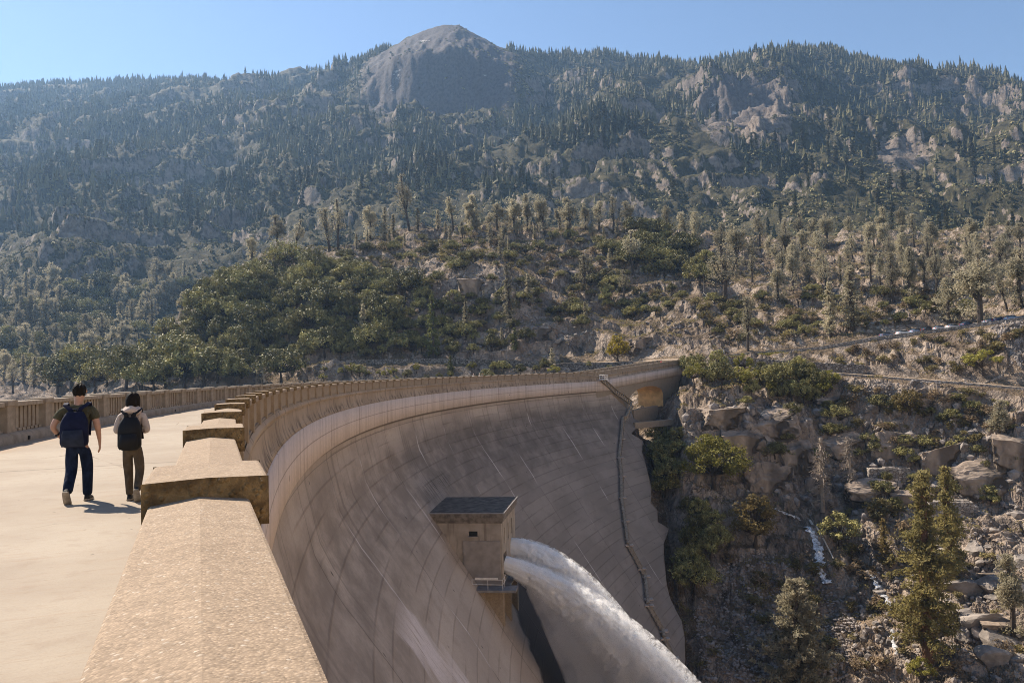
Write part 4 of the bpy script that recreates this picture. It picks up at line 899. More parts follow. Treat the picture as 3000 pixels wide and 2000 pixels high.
def person(lab, loc, rz, man=True, scale=1.0, parts=True, mats=None, group=None):
    o = thing('person', lab, 'person', loc, rz, group); o.scale = (scale,) * 3
    P_ = {}
    sh = .205 if man else .165; hw = .095 if man else .088
    P_['pelvis'] = ((0, 0, .93), (.085, .06), None); P_['waist'] = ((0, 0, 1.08), (.09, .065), 'pelvis'); P_['chest'] = ((0, -.005, 1.27), (.14, .095), 'waist')
    P_['neck'] = ((0, .005, 1.46), (.06, .058), 'chest'); P_['nape'] = ((.0, .03, 1.535), (.062, .062), 'neck')
    P_['head1'] = ((.005, .065, 1.60), (.078, .095), 'nape'); P_['head2'] = ((.008, .08, 1.68), (.082, .098), 'head1'); P_['head3'] = ((.01, .08, 1.745), (.056, .066), 'head2')
    for sd, n in ((1, 'r'), (-1, 'l')):
        P_[n + 'sho'] = ((sd * sh, -.005, 1.40), .062 if man else .05, 'chest')
    if man:
        P_['relb'] = ((.275, -.03, 1.13), (.047, .047), 'rsho'); P_['rwrist'] = ((.285, .05, .90), .027, 'relb'); hand(P_, (.285, .05, .90), (.01, .03, -1), 1, 'r')
        P_['lelb'] = ((-.325, -.09, 1.15), (.047, .047), 'lsho'); P_['lwrist'] = ((-.235, .04, .97), .028, 'lelb'); hand(P_, (-.235, .04, .97), (.35, .25, -1), -1, 'l')
    else:
        P_['relb'] = ((.235, -.03, 1.14), .04, 'rsho'); P_['rwrist'] = ((.13, .20, 1.12), .024, 'relb'); hand(P_, (.13, .20, 1.12), (-.6, .6, .15), 1, 'r')
        P_['lelb'] = ((-.235, -.03, 1.14), .04, 'lsho'); P_['lwrist'] = ((-.13, .20, 1.12), .024, 'lelb'); hand(P_, (-.13, .20, 1.12), (.6, .6, .15), -1, 'l')
    legs = {'r': [(hw, 0, .87), (hw + .008, .10, .49), (hw + .005, .10, .10)], 'l': [(-hw, 0, .87), (-hw, .02, .48), (-hw + .005, -.24, .19)]}
    if not man: legs = {'l': [(-hw, 0, .87), (-hw + .015, .08, .48), (-hw + .035, .06, .10)], 'r': [(hw, 0, .87), (hw + .02, .03, .48), (hw + .025, -.24, .21)]}
    for n in 'rl':
        a, b, c = legs[n]
        P_[n + 'hip'] = (a, .07, 'pelvis'); P_[n + 'knee'] = (b, .05, n + 'hip'); P_[n + 'calf'] = (tuple(np.array(b) * .6 + np.array(c) * .4 + np.array([0, -.02, 0])), .043, n + 'knee'); P_[n + 'ank'] = (c, .032, n + 'calf')
    mats = mats or ((tee, jeans) if man else (hood, slacks))
    v, e, r = chain(P_); link('body', skin_mesh('body', v, e, r, [skin]), o)
    # clothes a little outside the body
    S = {'w': ((0, -.005, .90 if man else .88), (.185, .15), None), 'm': ((0, -.01, 1.10), (.165, .13) if man else (.15, .12), 'w'), 'c': ((0, -.01, 1.28), (.19, .135) if man else (.16, .12), 'm'), 'n': ((0, .01, 1.475), (.082, .075), 'c')}
    for sd, n in ((1, 'r'), (-1, 'l')):
        S[n + 's'] = ((sd * sh, -.005, 1.405), .082 if man else .066, 'c'); el_ = np.array(P_[n + 'elb'][0]); s0 = np.array([sd * sh, -.005, 1.40])
        if man: S[n + 'e'] = (tuple(s0 * .35 + el_ * .65), .072, n + 's')
        else:
            S[n + 'e'] = (tuple(el_), .056, n + 's'); S[n + 'w'] = (P_[n + 'wrist'][0], .045, n + 'e')
    v, e, r = chain(S); link('shirt', skin_mesh('shirt', v, e, r, [mats[0]]), o)
    T = {'p': ((0, -.005, .96), (.165, .135), None), 'q': ((0, -.01, .88), (.16, .14), 'p')}
    for n in 'rl':
        a, b, c = [np.array(q) for q in legs[n]]
        T[n + 'h'] = (tuple(a * .8 + b * .2), .108 if man else .098, 'q'); T[n + 'k'] = (tuple(b), .085 if man else .074, n + 'h'); T[n + 'c'] = (tuple(b * .45 + c * .55), .078 if man else .066, n + 'k'); T[n + 'a'] = (tuple(c + np.array([0, .0, -.035])), .072 if man else .06, n + 'c')
    v, e, r = chain(T); link('trousers', skin_mesh('trousers', v, e, r, [mats[1]]), o)
    if not parts: return o
    for n in 'rl':
        c = np.array(legs[n][2]); up_ = c[2] > .14
        b = MB(); L_ = .285; rings = []
        fr = np.array([0, 1., 0]) if not up_ else np.array([0, .60, -.80]); fr /= np.linalg.norm(fr); upn = np.array([0, -fr[2], fr[1]]); base = c - upn * .085 - fr * .075
        for f_, w_, h_ in ((0, .026, .05), (.06, .036, .085), (.25, .04, .095), (.5, .046, .07), (.8, .047, .05), (.95, .036, .036), (1, .018, .02)):
            q = base + fr * L_ * f_
            rings.append([q + np.array([x_, 0, 0]) + upn * z_ for x_, z_ in ((-w_, .018), (-w_ * .85, h_ * .75), (-w_ * .4, h_), (w_ * .4, h_), (w_ * .85, h_ * .75), (w_, .018))])
        b.loft(rings, 0); rings2 = [[q_ for q_ in ([rr[0] + np.array([-.006, 0, 0]), rr[5] + np.array([.006, 0, 0]), rr[5] + np.array([.006, 0, 0]) - upn * .022, rr[0] + np.array([-.006, 0, 0]) - upn * .022])] for rr in rings]
        b.loft(rings2, 1); link('shoe', b.mesh('shoe', [shoe, sole], True), o)
    # head: ears, nose, hair
    hb = MB(); rg = np.random.default_rng(5); hc = np.array([.007, .072, 1.678 if man else 1.645]); th = np.linspace(0, 2 * np.pi, 41)[:-1]; rings = []
    # rows of the hair from the crown down: height above the head centre, radius factor, and how far it opens round the face
    rows = ([(.118, .12, 0), (.112, .42, 0), (.094, .72, .1), (.062, .93, .3), (.025, 1.0, .55), (-.012, .98, .8), (-.045, .90, .95), (-.07, .80, 1.0)] if man else
            [(.135, .12, 0), (.126, .42, 0), (.105, .74, .1), (.07, .95, .35), (.02, 1.06, .7), (-.035, 1.10, .9), (-.085, 1.08, 1.0), (-.125, 1.0, 1.0), (-.15, .86, 1.0), (-.155, .6, 1.0)])
    for i_, (z_, f_, op) in enumerate(rows):
        ring = []
        for q_, t_ in enumerate(th):
            fr_ = max(0.0, math.sin(t_)) ** .8; back = f_ * (1 - op * .42 * fr_)
            tuft = 1 + (.05 if man else .025) * math.sin(11 * t_ + 2.3 * i_) + (.035 if man else .015) * rg.normal()
            ring.append(hc + np.array([.096 * math.cos(t_) * back * tuft, .116 * math.sin(t_) * back * tuft - .006, z_ + (.010 if man else .006) * math.sin(7 * t_ + i_) + op * .055 * fr_ * (1 if man else .6)]) if man else hc + np.array([.104 * math.cos(t_) * back * tuft, .118 * math.sin(t_) * back * tuft - .010, z_ + .006 * math.sin(7 * t_ + i_)]))
        rings.append(ring)
    hb.loft(rings, 0, True, True); h_ = link('hair', hb.mesh('hair', hair, True), o)
    sm_ = h_.modifiers.new('sub', 'SUBSURF'); sm_.levels = sm_.render_levels = 1
    if man:
        b = MB(); b.tube([(.086, .085, 1.655), (.098, .075, 1.68), (.088, .09, 1.70)], [.012, .018, .012], 7); b.tube([(-.07, .085, 1.655), (-.082, .075, 1.68), (-.072, .09, 1.70)], [.012, .018, .012], 7)
        b.tube([(.008, .155, 1.675), (.008, .185, 1.64), (.008, .165, 1.625)], [.012, .018, .01], 6); link('ears_and_nose', b.mesh('ears_and_nose', skin, True), o)
        b = MB(); b.tube([(.088, .09, 1.69), (.085, .17, 1.685), (.02, .19, 1.68), (-.07, .17, 1.685), (-.075, .09, 1.69)], .005, 5); link('glasses', b.mesh('glasses', shoe), o)
        b = MB(); b.tube([(-.285, -.03, 1.055), (-.275, -.015, 1.04)], [.045, .045], 10); link('watch', b.mesh('watch', shoe), o)
    else:
        rings = []
        for f_ in np.linspace(0, 1, 7):
            rr_ = .085 + .055 * math.sin(f_ * math.pi); rings.append([(rr_ * math.cos(t_) * 1.1, .0 + rr_ * math.sin(t_) * .95 - .015, 1.395 + f_ * .145 + .012 * math.sin(3 * t_)) for t_ in th])
        link('hood', MB().loft(rings).mesh('hood', hood, True), o)
    return o
def backpack(lab, loc, rz, col, pocket, w, h, dpt, z0, sh, scale=1.0):
    o = thing('backpack', lab, 'backpack', loc, rz); o.scale = (scale,) * 3
    rings = []
    for f_ in np.linspace(0, 1, 15):
        z_ = z0 + h * f_; ww = w * (1 - .42 * max(0, (f_ - .55) / .45) ** 2.2) * (1 - .35 * max(0, (.12 - f_) / .12) ** 2); dd = dpt * (1 - .5 * max(0, (f_ - .6) / .4) ** 2) * (1 - .3 * max(0, (.1 - f_) / .1)) * (1.12 - .25 * f_)
        rings.append([(ww * math.copysign(abs(math.cos(t)) ** .6, math.cos(t)), -.115 - dd * .5 + dd * .5 * math.copysign(abs(math.sin(t)) ** .7, math.sin(t)) + .0, z_) for t in np.linspace(0, 2 * np.pi, 29)[:-1]])
    link('bag', MB().loft(rings).mesh('bag', col, True), o)
    rings = []
    for f_ in np.linspace(0, 1, 7):
        z_ = z0 + .02 + h * .46 * f_; ww = w * .80 * (1 - .15 * f_ ** 3); dd = .055 * math.sin(math.pi * (.15 + .7 * f_))
        rings.append([(ww * math.copysign(abs(math.cos(t)) ** .6, math.cos(t)), -.115 - dpt * .98 - dd * .6 + dd * math.sin(t), z_) for t in np.linspace(0, 2 * np.pi, 25)[:-1]])
    link('pocket', MB().loft(rings).mesh('pocket', pocket, True), o)
    for sd in (1, -1):
        b = MB(); p = [(sd * .045, -.16, z0 + h * .95), (sd * sh * .38, -.155, z0 + h + .045), (sd * sh * .72, -.11, 1.465 if w > .17 else 1.445), (sd * sh * .76, .0, 1.495 if w > .17 else 1.47), (sd * sh * .72, .115, 1.40), (sd * sh * .62, .12, 1.2), (sd * .14, .02, 1.0)]
        q_ = []
        for i in range(len(p)):
            a = np.array(p[i]); q_.append([a + np.array([-.032, 0, 0]), a + np.array([.032, 0, 0]), a + np.array([.030, .012, .016]), a + np.array([-.030, .012, .016])])
        link('strap', b.loft(q_).mesh('strap', col), o)
    b = MB(); b.tube([(-.03, -.16, z0 + h * .98), (-.025, -.17, z0 + h + .045), (.025, -.17, z0 + h + .045), (.03, -.16, z0 + h * .98)], .01, 6); link('handle', b.mesh('handle', col), o)
    b = MB(); b.box((w * .35, -.125 - dpt * 1.12, z0 + h * .28), (.008, .02, h * .22)); link('zip', b.mesh('zip', simple('pale_zip', (.35, .35, .37), .5), False), o)
    return o
hd1 = -rad(-19); mloc = (-6.66, 11.50, DECK); wloc = (-5.82, 11.47, DECK)
person('man in olive t-shirt and navy jeans walking away with a blue backpack', mloc, hd1 - rad(3), True, 1.0)
backpack('navy blue backpack worn by the walking man in the olive t-shirt', mloc, hd1 - rad(3), navy, navy2, .19, .53, .17, .84, .205)
person('dark-haired walker in cream hoodie and taupe trousers wearing a black backpack', wloc, hd1 - rad(3), False, .925)
backpack('black backpack on the back of the walker in the cream hoodie', wloc, hd1 - rad(3), black, black, .175, .53, .16, .84, .165, .925)
# far visitors behind the parapet
cap_w = simple('white_cap', (.8, .78, .74), .7); red = simple('red_shirt', (.55, .05, .06), .8); grey = simple('grey_shirt', (.35, .34, .33), .8)
for (px, sx, top, lab) in ((1386, .9, white, 'small distant visitor in white cap behind the parapet, walking in front of another in white'), (1404, .9, white, 'small distant visitor in white behind the parapet beside a dark-clothed one'), (1412, 1.1, shoe, 'distant dark-clothed visitor leaning on the far parapet beside a white one'), (1943, None, red, 'tiny distant visitor in a red shirt on the sloping bridge')):
    if sx is not None:
        d = ray(px, 1095); lo = np.linspace(20, 300, 4000); g = np.hypot(lo * d[0] - CEN[0], lo * d[1] - CEN[1]) - (R + sx); y = lo[np.argmin(np.abs(g))]
        p = (y * d[0], y, DECK + .02)
        o = person(lab, p, rad(-100 if px != 1412 else -60), True, 1.0, False, (top, jeans), 'distant visitors on the dam')
    else:
        q = bp(40.0, -1.0, DECK + .05); o = person(lab, q, rad(-40), True, 1.02, False, (red, jeans), 'distant visitors on the dam')
    hb = MB(); hb.tube([(.008, .08, 1.70), (.008, .08, 1.79)], [.095, .06], 10); link('hat', hb.mesh('hat', cap_w if top is white else (red if top is red else hair), True), o)

# ------------------------------------------------------------------ roads, walls, cars, poles on the far bank
def strip(name, A, B, mat, dz=.06):
    V = np.concatenate([A + [0, 0, dz], B + [0, 0, dz]]); return struct(MB().add(V, grid_faces(2, len(A))[:, ::-1]).build(name, mat))
pr = np.arange(2010, 3500, 20)
strip('road', line_pts(11, pr, .2), line_pts(12, pr, -.2), M['asphalt'], .12)
pl_ = np.arange(2150, 3500, 20)
strip('dirt_track', line_pts(9, pl_, .2), line_pts(10, pl_, -.2), M['gravel_road'], .12)
pu = np.arange(440, 1990, 15)
strip('shore_road', line_pts(11, pu, .2), line_pts(12, pu, -.2), M['gravel_road'], .12)
def wall(name, lab, k, pxs, up, down, th, mat, dy=0.0, jit=.0, cat='stone wall'):
    P = line_pts(k, pxs, dy); rg = np.random.default_rng(k + int(pxs[0])); n = len(P); top = up + rg.normal(size=n) * jit
    F0 = P + np.stack([0 * top, 0 * top, top], 1); rings = []
    for i in range(n):
        a = P[i]; f = np.array([0, -th, 0])
        rings.append([a + f + [0, 0, -down], a + f + [0, 0, top[i]], a + [0, 0, top[i]], a + [0, 0, -down]])
    return tag(MB().loft(rings).build(name, mat), lab, cat)
wall('guard_wall', 'low grey stone guard wall along the outer edge of the upper road with parked cars', 11, np.arange(2016, 3300, 6), .62, 1.2, .5, M['masonry_pale'], 0, .03)
wall('track_kerb_wall', 'thin tan stone edging along the descending dirt track on the right bank', 9, np.arange(2165, 3400, 6), .25, 1.3, .5, M['masonry_pale'], 0, .04)
wall('rubble_retaining_wall', 'rough grey rubble retaining wall between the two roads on the right bank', 10, np.arange(2105, 2530, 5), 2.7, .6, .8, M['masonry'], .8, .12)
wall('masonry_wall', 'long straight granite masonry wall supporting the shore road behind the dam crest', 11, np.arange(850, 1622, 8), 1.1, 6.5, .7, M['masonry'], -.2, .02)
wall('side_masonry_wall', 'lower stretch of granite wall beyond the pine, below the yellow tree', 11, np.arange(1625, 1850, 8), .35, 4.5, .7, M['masonry'], -.2, .02)
# ruined masonry blocks on the rock
for i, (px, py, w, h, d_, rz, lab) in enumerate(((2605, 1398, 9.6, 4.0, 2.2, -.15, 'ruined pale stone block wall standing on the rock ledge left of the tall pines'), (2785, 1492, 9.0, 3.6, 2.4, -.3, 'lower ruined pale stone wall behind the two tall pines'))):
    p = at(px, py + 15, 150, 260); b = MB(); rg = np.random.default_rng(i)
    b.box((0, 0, h / 2 - .8), (w, d_, h), 0); b.box((w * .15, .3, h - .75), (w * .55, d_ * .8, .5), 0)
    o = b.build('ruined_wall', M['masonry_pale']); o.location = p; o.rotation_euler = (0, 0, rz); bevel(o, .12, 1); tag(o, lab, 'stone wall', 'ruined stone walls')
# cars
def car_meshes():
    b = MB(); prof = [(-2.2, .35), (-2.25, .75), (-2.15, 1.0), (-1.55, 1.08), (-.95, 1.10), (.9, 1.0), (1.7, .92), (2.15, .78), (2.22, .4)]
    for sgn in (0,): pass
    rings = []
    for y, hw, zt in ((-.86, 0, -.04), (-.80, 0, 0), (.80, 0, 0), (.86, 0, -.04)):
        rings.append([(x, y, z + (zt if z > .6 else 0)) for x, z in prof] + [(2.1, y, .22), (-2.1, y, .22)])
    b.loft(rings); cab = [(-1.75, 1.05), (-1.25, 1.50), (-.3, 1.56), (.35, 1.50), (1.15, 1.0)]
    r2 = [[(x, y * (1 - .16 * (z - 1.0) / .5), z) for x, z in cab] + [(1.0, y, .98), (-1.7, y, .98)] for y in (-.78, -.72, .72, .78)]
    g = MB(); g.loft(r2); roof = MB(); roof.loft([[(-1.22, y, 1.505), (-.3, y, 1.572), (.36, y, 1.515), (.34, y, 1.48), (-1.2, y, 1.47)] for y in (-.66, .66)])
    w = MB(); an = np.linspace(0, 2 * np.pi, 17)[:-1]
    w.loft([[(.33 * math.cos(a), y, .33 * math.sin(a)) for a in an] for y in (-.11, .11)]); 
    l = MB(); l.box((-2.24, .6, .85), (.06, .3, .18)); l.box((-2.24, -.6, .85), (.06, .3, .18))
    hl = MB(); hl.box((2.2, .6, .72), (.08, .32, .14)); hl.box((2.2, -.6, .72), (.08, .32, .14))
    return b, g, roof, w, l, hl
cb_, cg_, cr_, cw_, cl_, ch_ = car_meshes()
wheel_me = cw_.mesh('wheel', simple('tyre', (.02, .02, .02), .8)); win_me = cg_.mesh('windows', M['glass_dark']); tl_me = cl_.mesh('tail_light', simple('red_lens', (.5, .02, .02), .3)); hl_me = ch_.mesh('headlight', simple('lens', (.7, .7, .7), .2))
paints = {'white': (.75, .75, .74), 'silver': (.42, .44, .47), 'blue_grey': (.10, .14, .22), 'black': (.02, .02, .022), 'dark_blue': (.03, .05, .11), 'pale_blue': (.3, .38, .5)}
pm = {k: simple(k + '_paint', v, .25, .03, 1, .6) for k, v in paints.items()}
cars = [(2600, 'blue_grey', 'blue-grey car, first of the parked row from the dam end'), (2648, 'white', 'white car parked between two darker cars near the start of the row'), (2688, 'pale_blue', 'pale blue car parked just before the dark one in the row'), (2722, 'black', 'black car parked in shade in the middle of the row'), (2757, 'silver', 'silver car parked beside the white car at the middle of the row'), (2795, 'white', 'bright white car parked in the middle of the row beside a silver one'), (2838, 'dark_blue', 'dark blue car parked behind the bright white car, by the big pine'), (2905, 'silver', 'silver car at the high end of the road, before the last two cars'), (2935, 'dark_blue', 'dark blue car near the high right end of the road'), (2968, 'pale_blue', 'pale blue car, last at the high right end of the road')]
for px, c, lab in cars:
    p = (line_pts(11, [px], 3.2))[0]; o = thing('parked_car', lab, 'car', (p[0], p[1], p[2] + .14), rad(-22 + 35), 'cars parked along the upper road')
    link('body', (lambda me: me)(cb_.mesh('car_body', pm[c])), o); link('windows', win_me, o); link('roof', cr_.mesh('car_roof', pm[c]), o); link('tail_light', tl_me, o); link('headlight', hl_me, o)
    for x_, y_ in ((-1.35, -.78), (-1.35, .78), (1.35, -.78), (1.35, .78)): link('wheel', wheel_me, o).location = (x_, y_, .33)
# utility pole, trail sign, snag, barrier
p = at(2062, 860, 280, 460); t_ = thing('utility_pole', 'wooden utility pole with a single crossarm on the right hillside', 'utility pole', tuple(p))
sc_ = p[1] / F; H_ = 66 * sc_
MB().tube([(0, 0, -.5), (0, 0, H_)], [.22, .16], 8).build('pole', M['wood'], t_); MB().box((0, -.2, H_ - 1.0), (20 * sc_, .16, .22)).build('crossarm', M['wood'], t_)
b = MB()
for x_ in (-.45, -.2, .2, .45): b.tube([(x_ * 18 * sc_, -.2, H_ - .9), (x_ * 18 * sc_, -.2, H_ - .6)], .07, 6)
b.build('insulators', simple('insulator', (.3, .25, .2), .4), t_)
p = line_pts(12, [2119], 1.5)[0]; t_ = thing('trail_sign', 'small white upright sign post beside the road near the bridge end', 'sign', (p[0], p[1], p[2]))
MB().box((0, 0, .6), (.12, .12, 1.2)).build('post', M['wood'], t_); MB().box((0, -.09, 1.35), (.38, .05, 1.1)).build('board', cap_w, t_)
p = at(777, 1120, 262, 300); t_ = thing('dead_snag', 'leaning bleached dead tree trunk behind the crest beside the big oak', 'dead tree', (p[0], p[1], p[2] - 1.5)); s_ = p[1] / F
MB().tube([(0, 0, 0), (-4 * s_, 0, 30 * s_), (-13 * s_, 0, 75 * s_)], [.5, .42, .22], 8).build('trunk', M['bleached'], t_)
MB().tube([(-1 * s_, 0, 32 * s_), (24 * s_, .3, 56 * s_)], [.16, .07], 6).build('branch', M['bleached'], t_)
t_ = thing('log_barrier', 'small wooden barrier of posts and a rail beside the leaning dead trunk', 'barrier', (p[0] - 16 * s_, p[1] - 1, p[2]))
b = MB(); b.box((-.9, 0, .9), (.35, .3, 2.8)); b.box((1.1, 0, .8), (.3, .3, 2.4)); b.build('posts', M['wood'], t_); MB().box((.1, -.2, 1.5), (3.0, .2, .35)).build('rail', M['wood'], t_)
def log(lab, a, b_, r, mat, up=.25):
    A, B = at(*a, 140, 480), at(*b_, 140, 480); n = 6; P = np.array([A + (B - A) * i / n for i in range(n + 1)]); P[:, 2] = np.maximum(P[:, 2], Hxy(P[:, 0], P[:, 1])) + up
    P += np.random.default_rng(int(a[0])).normal(size=P.shape) * r * .35
    tag(MB().tube(P, np.linspace(r, r * .5, n + 1), 7).build('fallen_log', mat), lab, 'fallen log', 'bleached fallen logs')
log('long bleached log lying down the talus beside the small waterfall', (2372, 1532), (2440, 1640), .28, M['bleached'])
log('thin white log on the hillside just below the utility pole', (2062, 862), (2096, 893), .14, M['bleached'])
log('bleached log pointing downhill on the right slope below the bare pine', (2192, 940), (2226, 976), .25, M['bleached'])
# small waterfall and streams on the talus
foam = NT('stream_foam'); fv = foam.coord(); foam.bsdf(foam.mix(foam.step(foam.noise(fv, 1.6, 6, .7), .36, .62), (.16, .15, .14), (.78, .79, .80)), .35, foam.bump(foam.noise(fv, 4, 4), .6, .1), .5)
for pts_, w0 in (([(2262, 1490), (2290, 1505), (2325, 1520), (2352, 1532)], .35), ([(2365, 1545), (2385, 1575), (2398, 1610), (2402, 1650), (2412, 1700), (2440, 1725)], .9), ([(2548, 1690), (2570, 1720), (2590, 1750), (2618, 1790)], .6), ([(2612, 1850), (2618, 1890), (2632, 1930)], .4)):
    P = []
    for i in range(len(pts_) - 1):
        for f_ in np.linspace(0, 1, 8)[:-1]: P.append(at(pts_[i][0] + (pts_[i + 1][0] - pts_[i][0]) * f_, pts_[i][1] + (pts_[i + 1][1] - pts_[i][1]) * f_, 140, 230))
    P = np.array(P); rg = np.random.default_rng(1); k_ = len(P); off = rg.normal(size=k_) * .25
    ww = w0 * (1 + .4 * rg.normal(size=k_)); A = P + np.stack([off - ww, 0 * off - .1, 0 * off + .28], 1); B = P + np.stack([off + ww, 0 * off - .1, 0 * off + .28], 1)
    V = np.concatenate([A, P + np.stack([off, 0 * off - .25, 0 * off + .42], 1), B]); struct(MB().add(V, grid_faces(3, k_)[:, ::-1]).build('stream', foam.mat, None, True))
# ------------------------------------------------------------------ trees
def stem(rg, h, r0, lean=(0, 0), bend=.04, n=7, z0=0.0):
    t = np.linspace(0, 1, n); P = np.stack([lean[0] * h * t ** 1.3 + h * bend * np.sin(t * 3 + rg.uniform(0, 6)) * t, lean[1] * h * t ** 1.3 + h * bend * np.sin(t * 2.4 + rg.uniform(0, 6)) * t, z0 + h * t], 1)
    P[0, :2] = 0; return P, r0 * (1 - .85 * t) + .015
def grey_pine(seed, h=1.0, w=.19, low=.25, nclump=95, lp=15, forks=3, leaf=.019, sparse=0.0, up=.5):
    """open-crowned pine, several upswept stems, wispy tufts; unit height"""
    rg = np.random.default_rng(seed); tr = MB(); cr = MB(); stems = []
    P, r = stem(rg, h * .97, .0155); tr.tube(P, r, 7); stems.append((P, r))
    for i in range(forks):
        z0 = rg.uniform(.28, .5); a = rg.uniform(0, 2 * np.pi); L_ = h * rg.uniform(.38, .52) * (1 - z0 * .3); base = np.array([np.interp(z0 * h, P[:, 2], P[:, k]) for k in range(3)])
        t = np.linspace(0, 1, 6); sp = w * rg.uniform(.5, .95)
        Q = base + np.stack([np.cos(a) * sp * t ** .7, np.sin(a) * sp * t ** .7, L_ * t], 1); q = .011 * (1 - .8 * t) + .002; tr.tube(Q, q, 5); stems.append((Q, q))
    cs = []; dirs = []; ph_ = rg.uniform(0, 6.28, 3)
    for _ in range(int(nclump * 1.25)):
        Q, q = stems[0] if rg.random() < .55 or len(stems) == 1 else stems[rg.integers(1, len(stems))]
        f_ = rg.uniform(0, 1) ** .8; z_ = low + (1 - low) * f_ * .98 if Q is stems[0][0] else None
        b0 = np.array([np.interp(z_ * h, Q[:, 2], Q[:, k]) for k in range(3)]) if z_ is not None else Q[0] + (Q[-1] - Q[0]) * rg.uniform(.25, 1)
        zz_ = b0[2] / h; prof = w * (1.05 - .98 * max(0, (zz_ - .42) / .58) ** 1.25) * (.55 + .45 * min(1, (zz_ - low + .08) / .25))
        a = rg.uniform(0, 2 * np.pi)
        if math.sin(3 * a + ph_[0]) + math.sin(11 * zz_ + ph_[1]) + math.sin(2 * a - 17 * zz_ + ph_[2]) < -.55: continue
        rr_ = prof * rg.uniform(.25, 1.1) * (1 if Q is stems[0][0] else .55)
        e = b0 + np.array([np.cos(a) * rr_, np.sin(a) * rr_, rr_ * rg.uniform(.1, up)])
        if rg.random() < .6: tr.tube([b0, (b0 + e) / 2 + [0, 0, -.01], e], [.0045, .003, .0015], 4)
        cs.append(e); dirs.append((e - b0))
    cs = np.array(cs); n = int(lp * (1 - sparse)); sg = np.array([.030, .030, .027]) * (w / .19) ** .5
    n = int(n * 1.9); C_ = (cs[:, None, :] + rg.normal(size=(len(cs), n, 3)) * sg).reshape(-1, 3); C_[:, 2] = np.minimum(C_[:, 2], h)
    cr.leaves(C_, leaf, rg, .38, 0, .5); return cr, tr
def conifer(seed, h=1.0, w=.17, low=.1, whorls=26, lp=10, leaf=.016, dens=1.0, droop=-.1, tip=1.0, rag=.35, cone=.72):
    rg = np.random.default_rng(seed); tr = MB(); cr = MB(); P, r = stem(rg, h * .985, .016, bend=.012, n=9); tr.tube(P, r, 8); cs = []
    for i in range(whorls):
        f_ = (i + rg.uniform(-.3, .3)) / whorls; f_ = min(max(f_, 0), .985); z_ = low + (1 - low) * f_; b0 = np.array([np.interp(z_ * h, P[:, 2], P[:, k]) for k in range(3)])
        L_ = w * ((1 - f_) ** cone * .88 + .12) * rg.uniform(1 - rag, 1 + rag * .4) * (1 if f_ > .12 else .75)
        for k in range(rg.integers(4, 7)):
            a = rg.uniform(0, 2 * np.pi); l = L_ * rg.uniform(.65, 1.05); e = b0 + np.array([np.cos(a) * l, np.sin(a) * l, l * (droop + rg.normal() * .12)])
            if rg.random() < .8 * dens: tr.tube([b0, (b0 + e) / 2 + [0, 0, .006], e], [.0035, .0025, .001], 3)
            m_ = max(2, int(7 * dens * (l / w + .25)))
            for q in np.linspace(.28, 1, m_): cs.append(b0 + (e - b0) * q + rg.normal(size=3) * .006 + [0, 0, .008])
    cs = np.array(cs); C_ = (cs[:, None, :] + rg.normal(size=(len(cs), lp, 3)) * np.array([.011, .011, .009])).reshape(-1, 3)
    top = np.array([P[-1] + [0, 0, -.02 * q] for q in rg.uniform(0, 2.5, 30)]) + rg.normal(size=(30, 3)) * [.004, .004, .003]
    cr.leaves(np.vstack([C_, top]), leaf, rg, .36, 0, .3); return cr, tr
def broadleaf(seed, h=1.0, w=.55, lobes=26, lp=70, leaf=.030, low=.14, flat=.85, gap=.0):
    """oak: many uneven lobes of leaf-sized faces over a forked trunk; width w is the half width for unit height"""
    rg = np.random.default_rng(seed); tr = MB(); cr = MB(); th = low + .12; P, r = stem(rg, th + .1, .035, bend=.08, n=5); tr.tube(P, r, 7); cs = []; nr = []
    for i in range(lobes):
        a = rg.uniform(0, 2 * np.pi); ph = rg.uniform(-.35, 1) ; rr_ = rg.uniform(.3, 1.0) ** .7
        cz = low + (1 - low) * .48; c = np.array([np.cos(a) * w * rr_ * math.sqrt(max(.05, 1 - max(0, ph) ** 2)), np.sin(a) * w * rr_ * math.sqrt(max(.05, 1 - max(0, ph) ** 2)), cz + ph * (1 - cz) * rg.uniform(.6, .98)])
        lr = rg.uniform(.05, .17) * (.6 + .4 * w / .5); tr.tube([P[-1], (P[-1] + c) / 2 + [0, 0, -.02], c], [.016, .010, .003], 4)
        d = rg.normal(size=(lp, 3)); d /= np.linalg.norm(d, axis=1)[:, None]; sh_ = rg.uniform(.55, 1.05, lp)[:, None]
        cs.append(c + d * sh_ * lr * [1, 1, flat]); nr.append(d)
    C_ = np.vstack(cs); C_[:, 2] = np.clip(C_[:, 2], .02, 1.0); cr.leaves(C_, leaf, rg, .62, 0, .2, np.vstack(nr), .55); return cr, tr
def bush(seed, n=260, leaf=.07, w=.62):
    rg = np.random.default_rng(seed); cr = MB(); cs = []
    for i in range(9):
        a = rg.uniform(0, 6.28); rr_ = rg.uniform(0, .62) * w; c = np.array([np.cos(a) * rr_, np.sin(a) * rr_, rg.uniform(.22, .72)]); d = rg.normal(size=(n // 9, 3)); d /= np.linalg.norm(d, axis=1)[:, None]; cs.append(c + d * rg.uniform(.5, 1.05, (n // 9, 1)) * rg.uniform(.18, .33) * [w / .62, w / .62, .9])
    C_ = np.vstack(cs); C_[:, 2] = np.abs(C_[:, 2]); cr.leaves(C_, leaf, rg, .6, 0, .2)
    for i in range(5): a = rg.uniform(0, 6.28); cr.tube([(0, 0, -.1), (np.cos(a) * .2, np.sin(a) * .2, .35)], [.02, .01], 4, 1)
    return cr
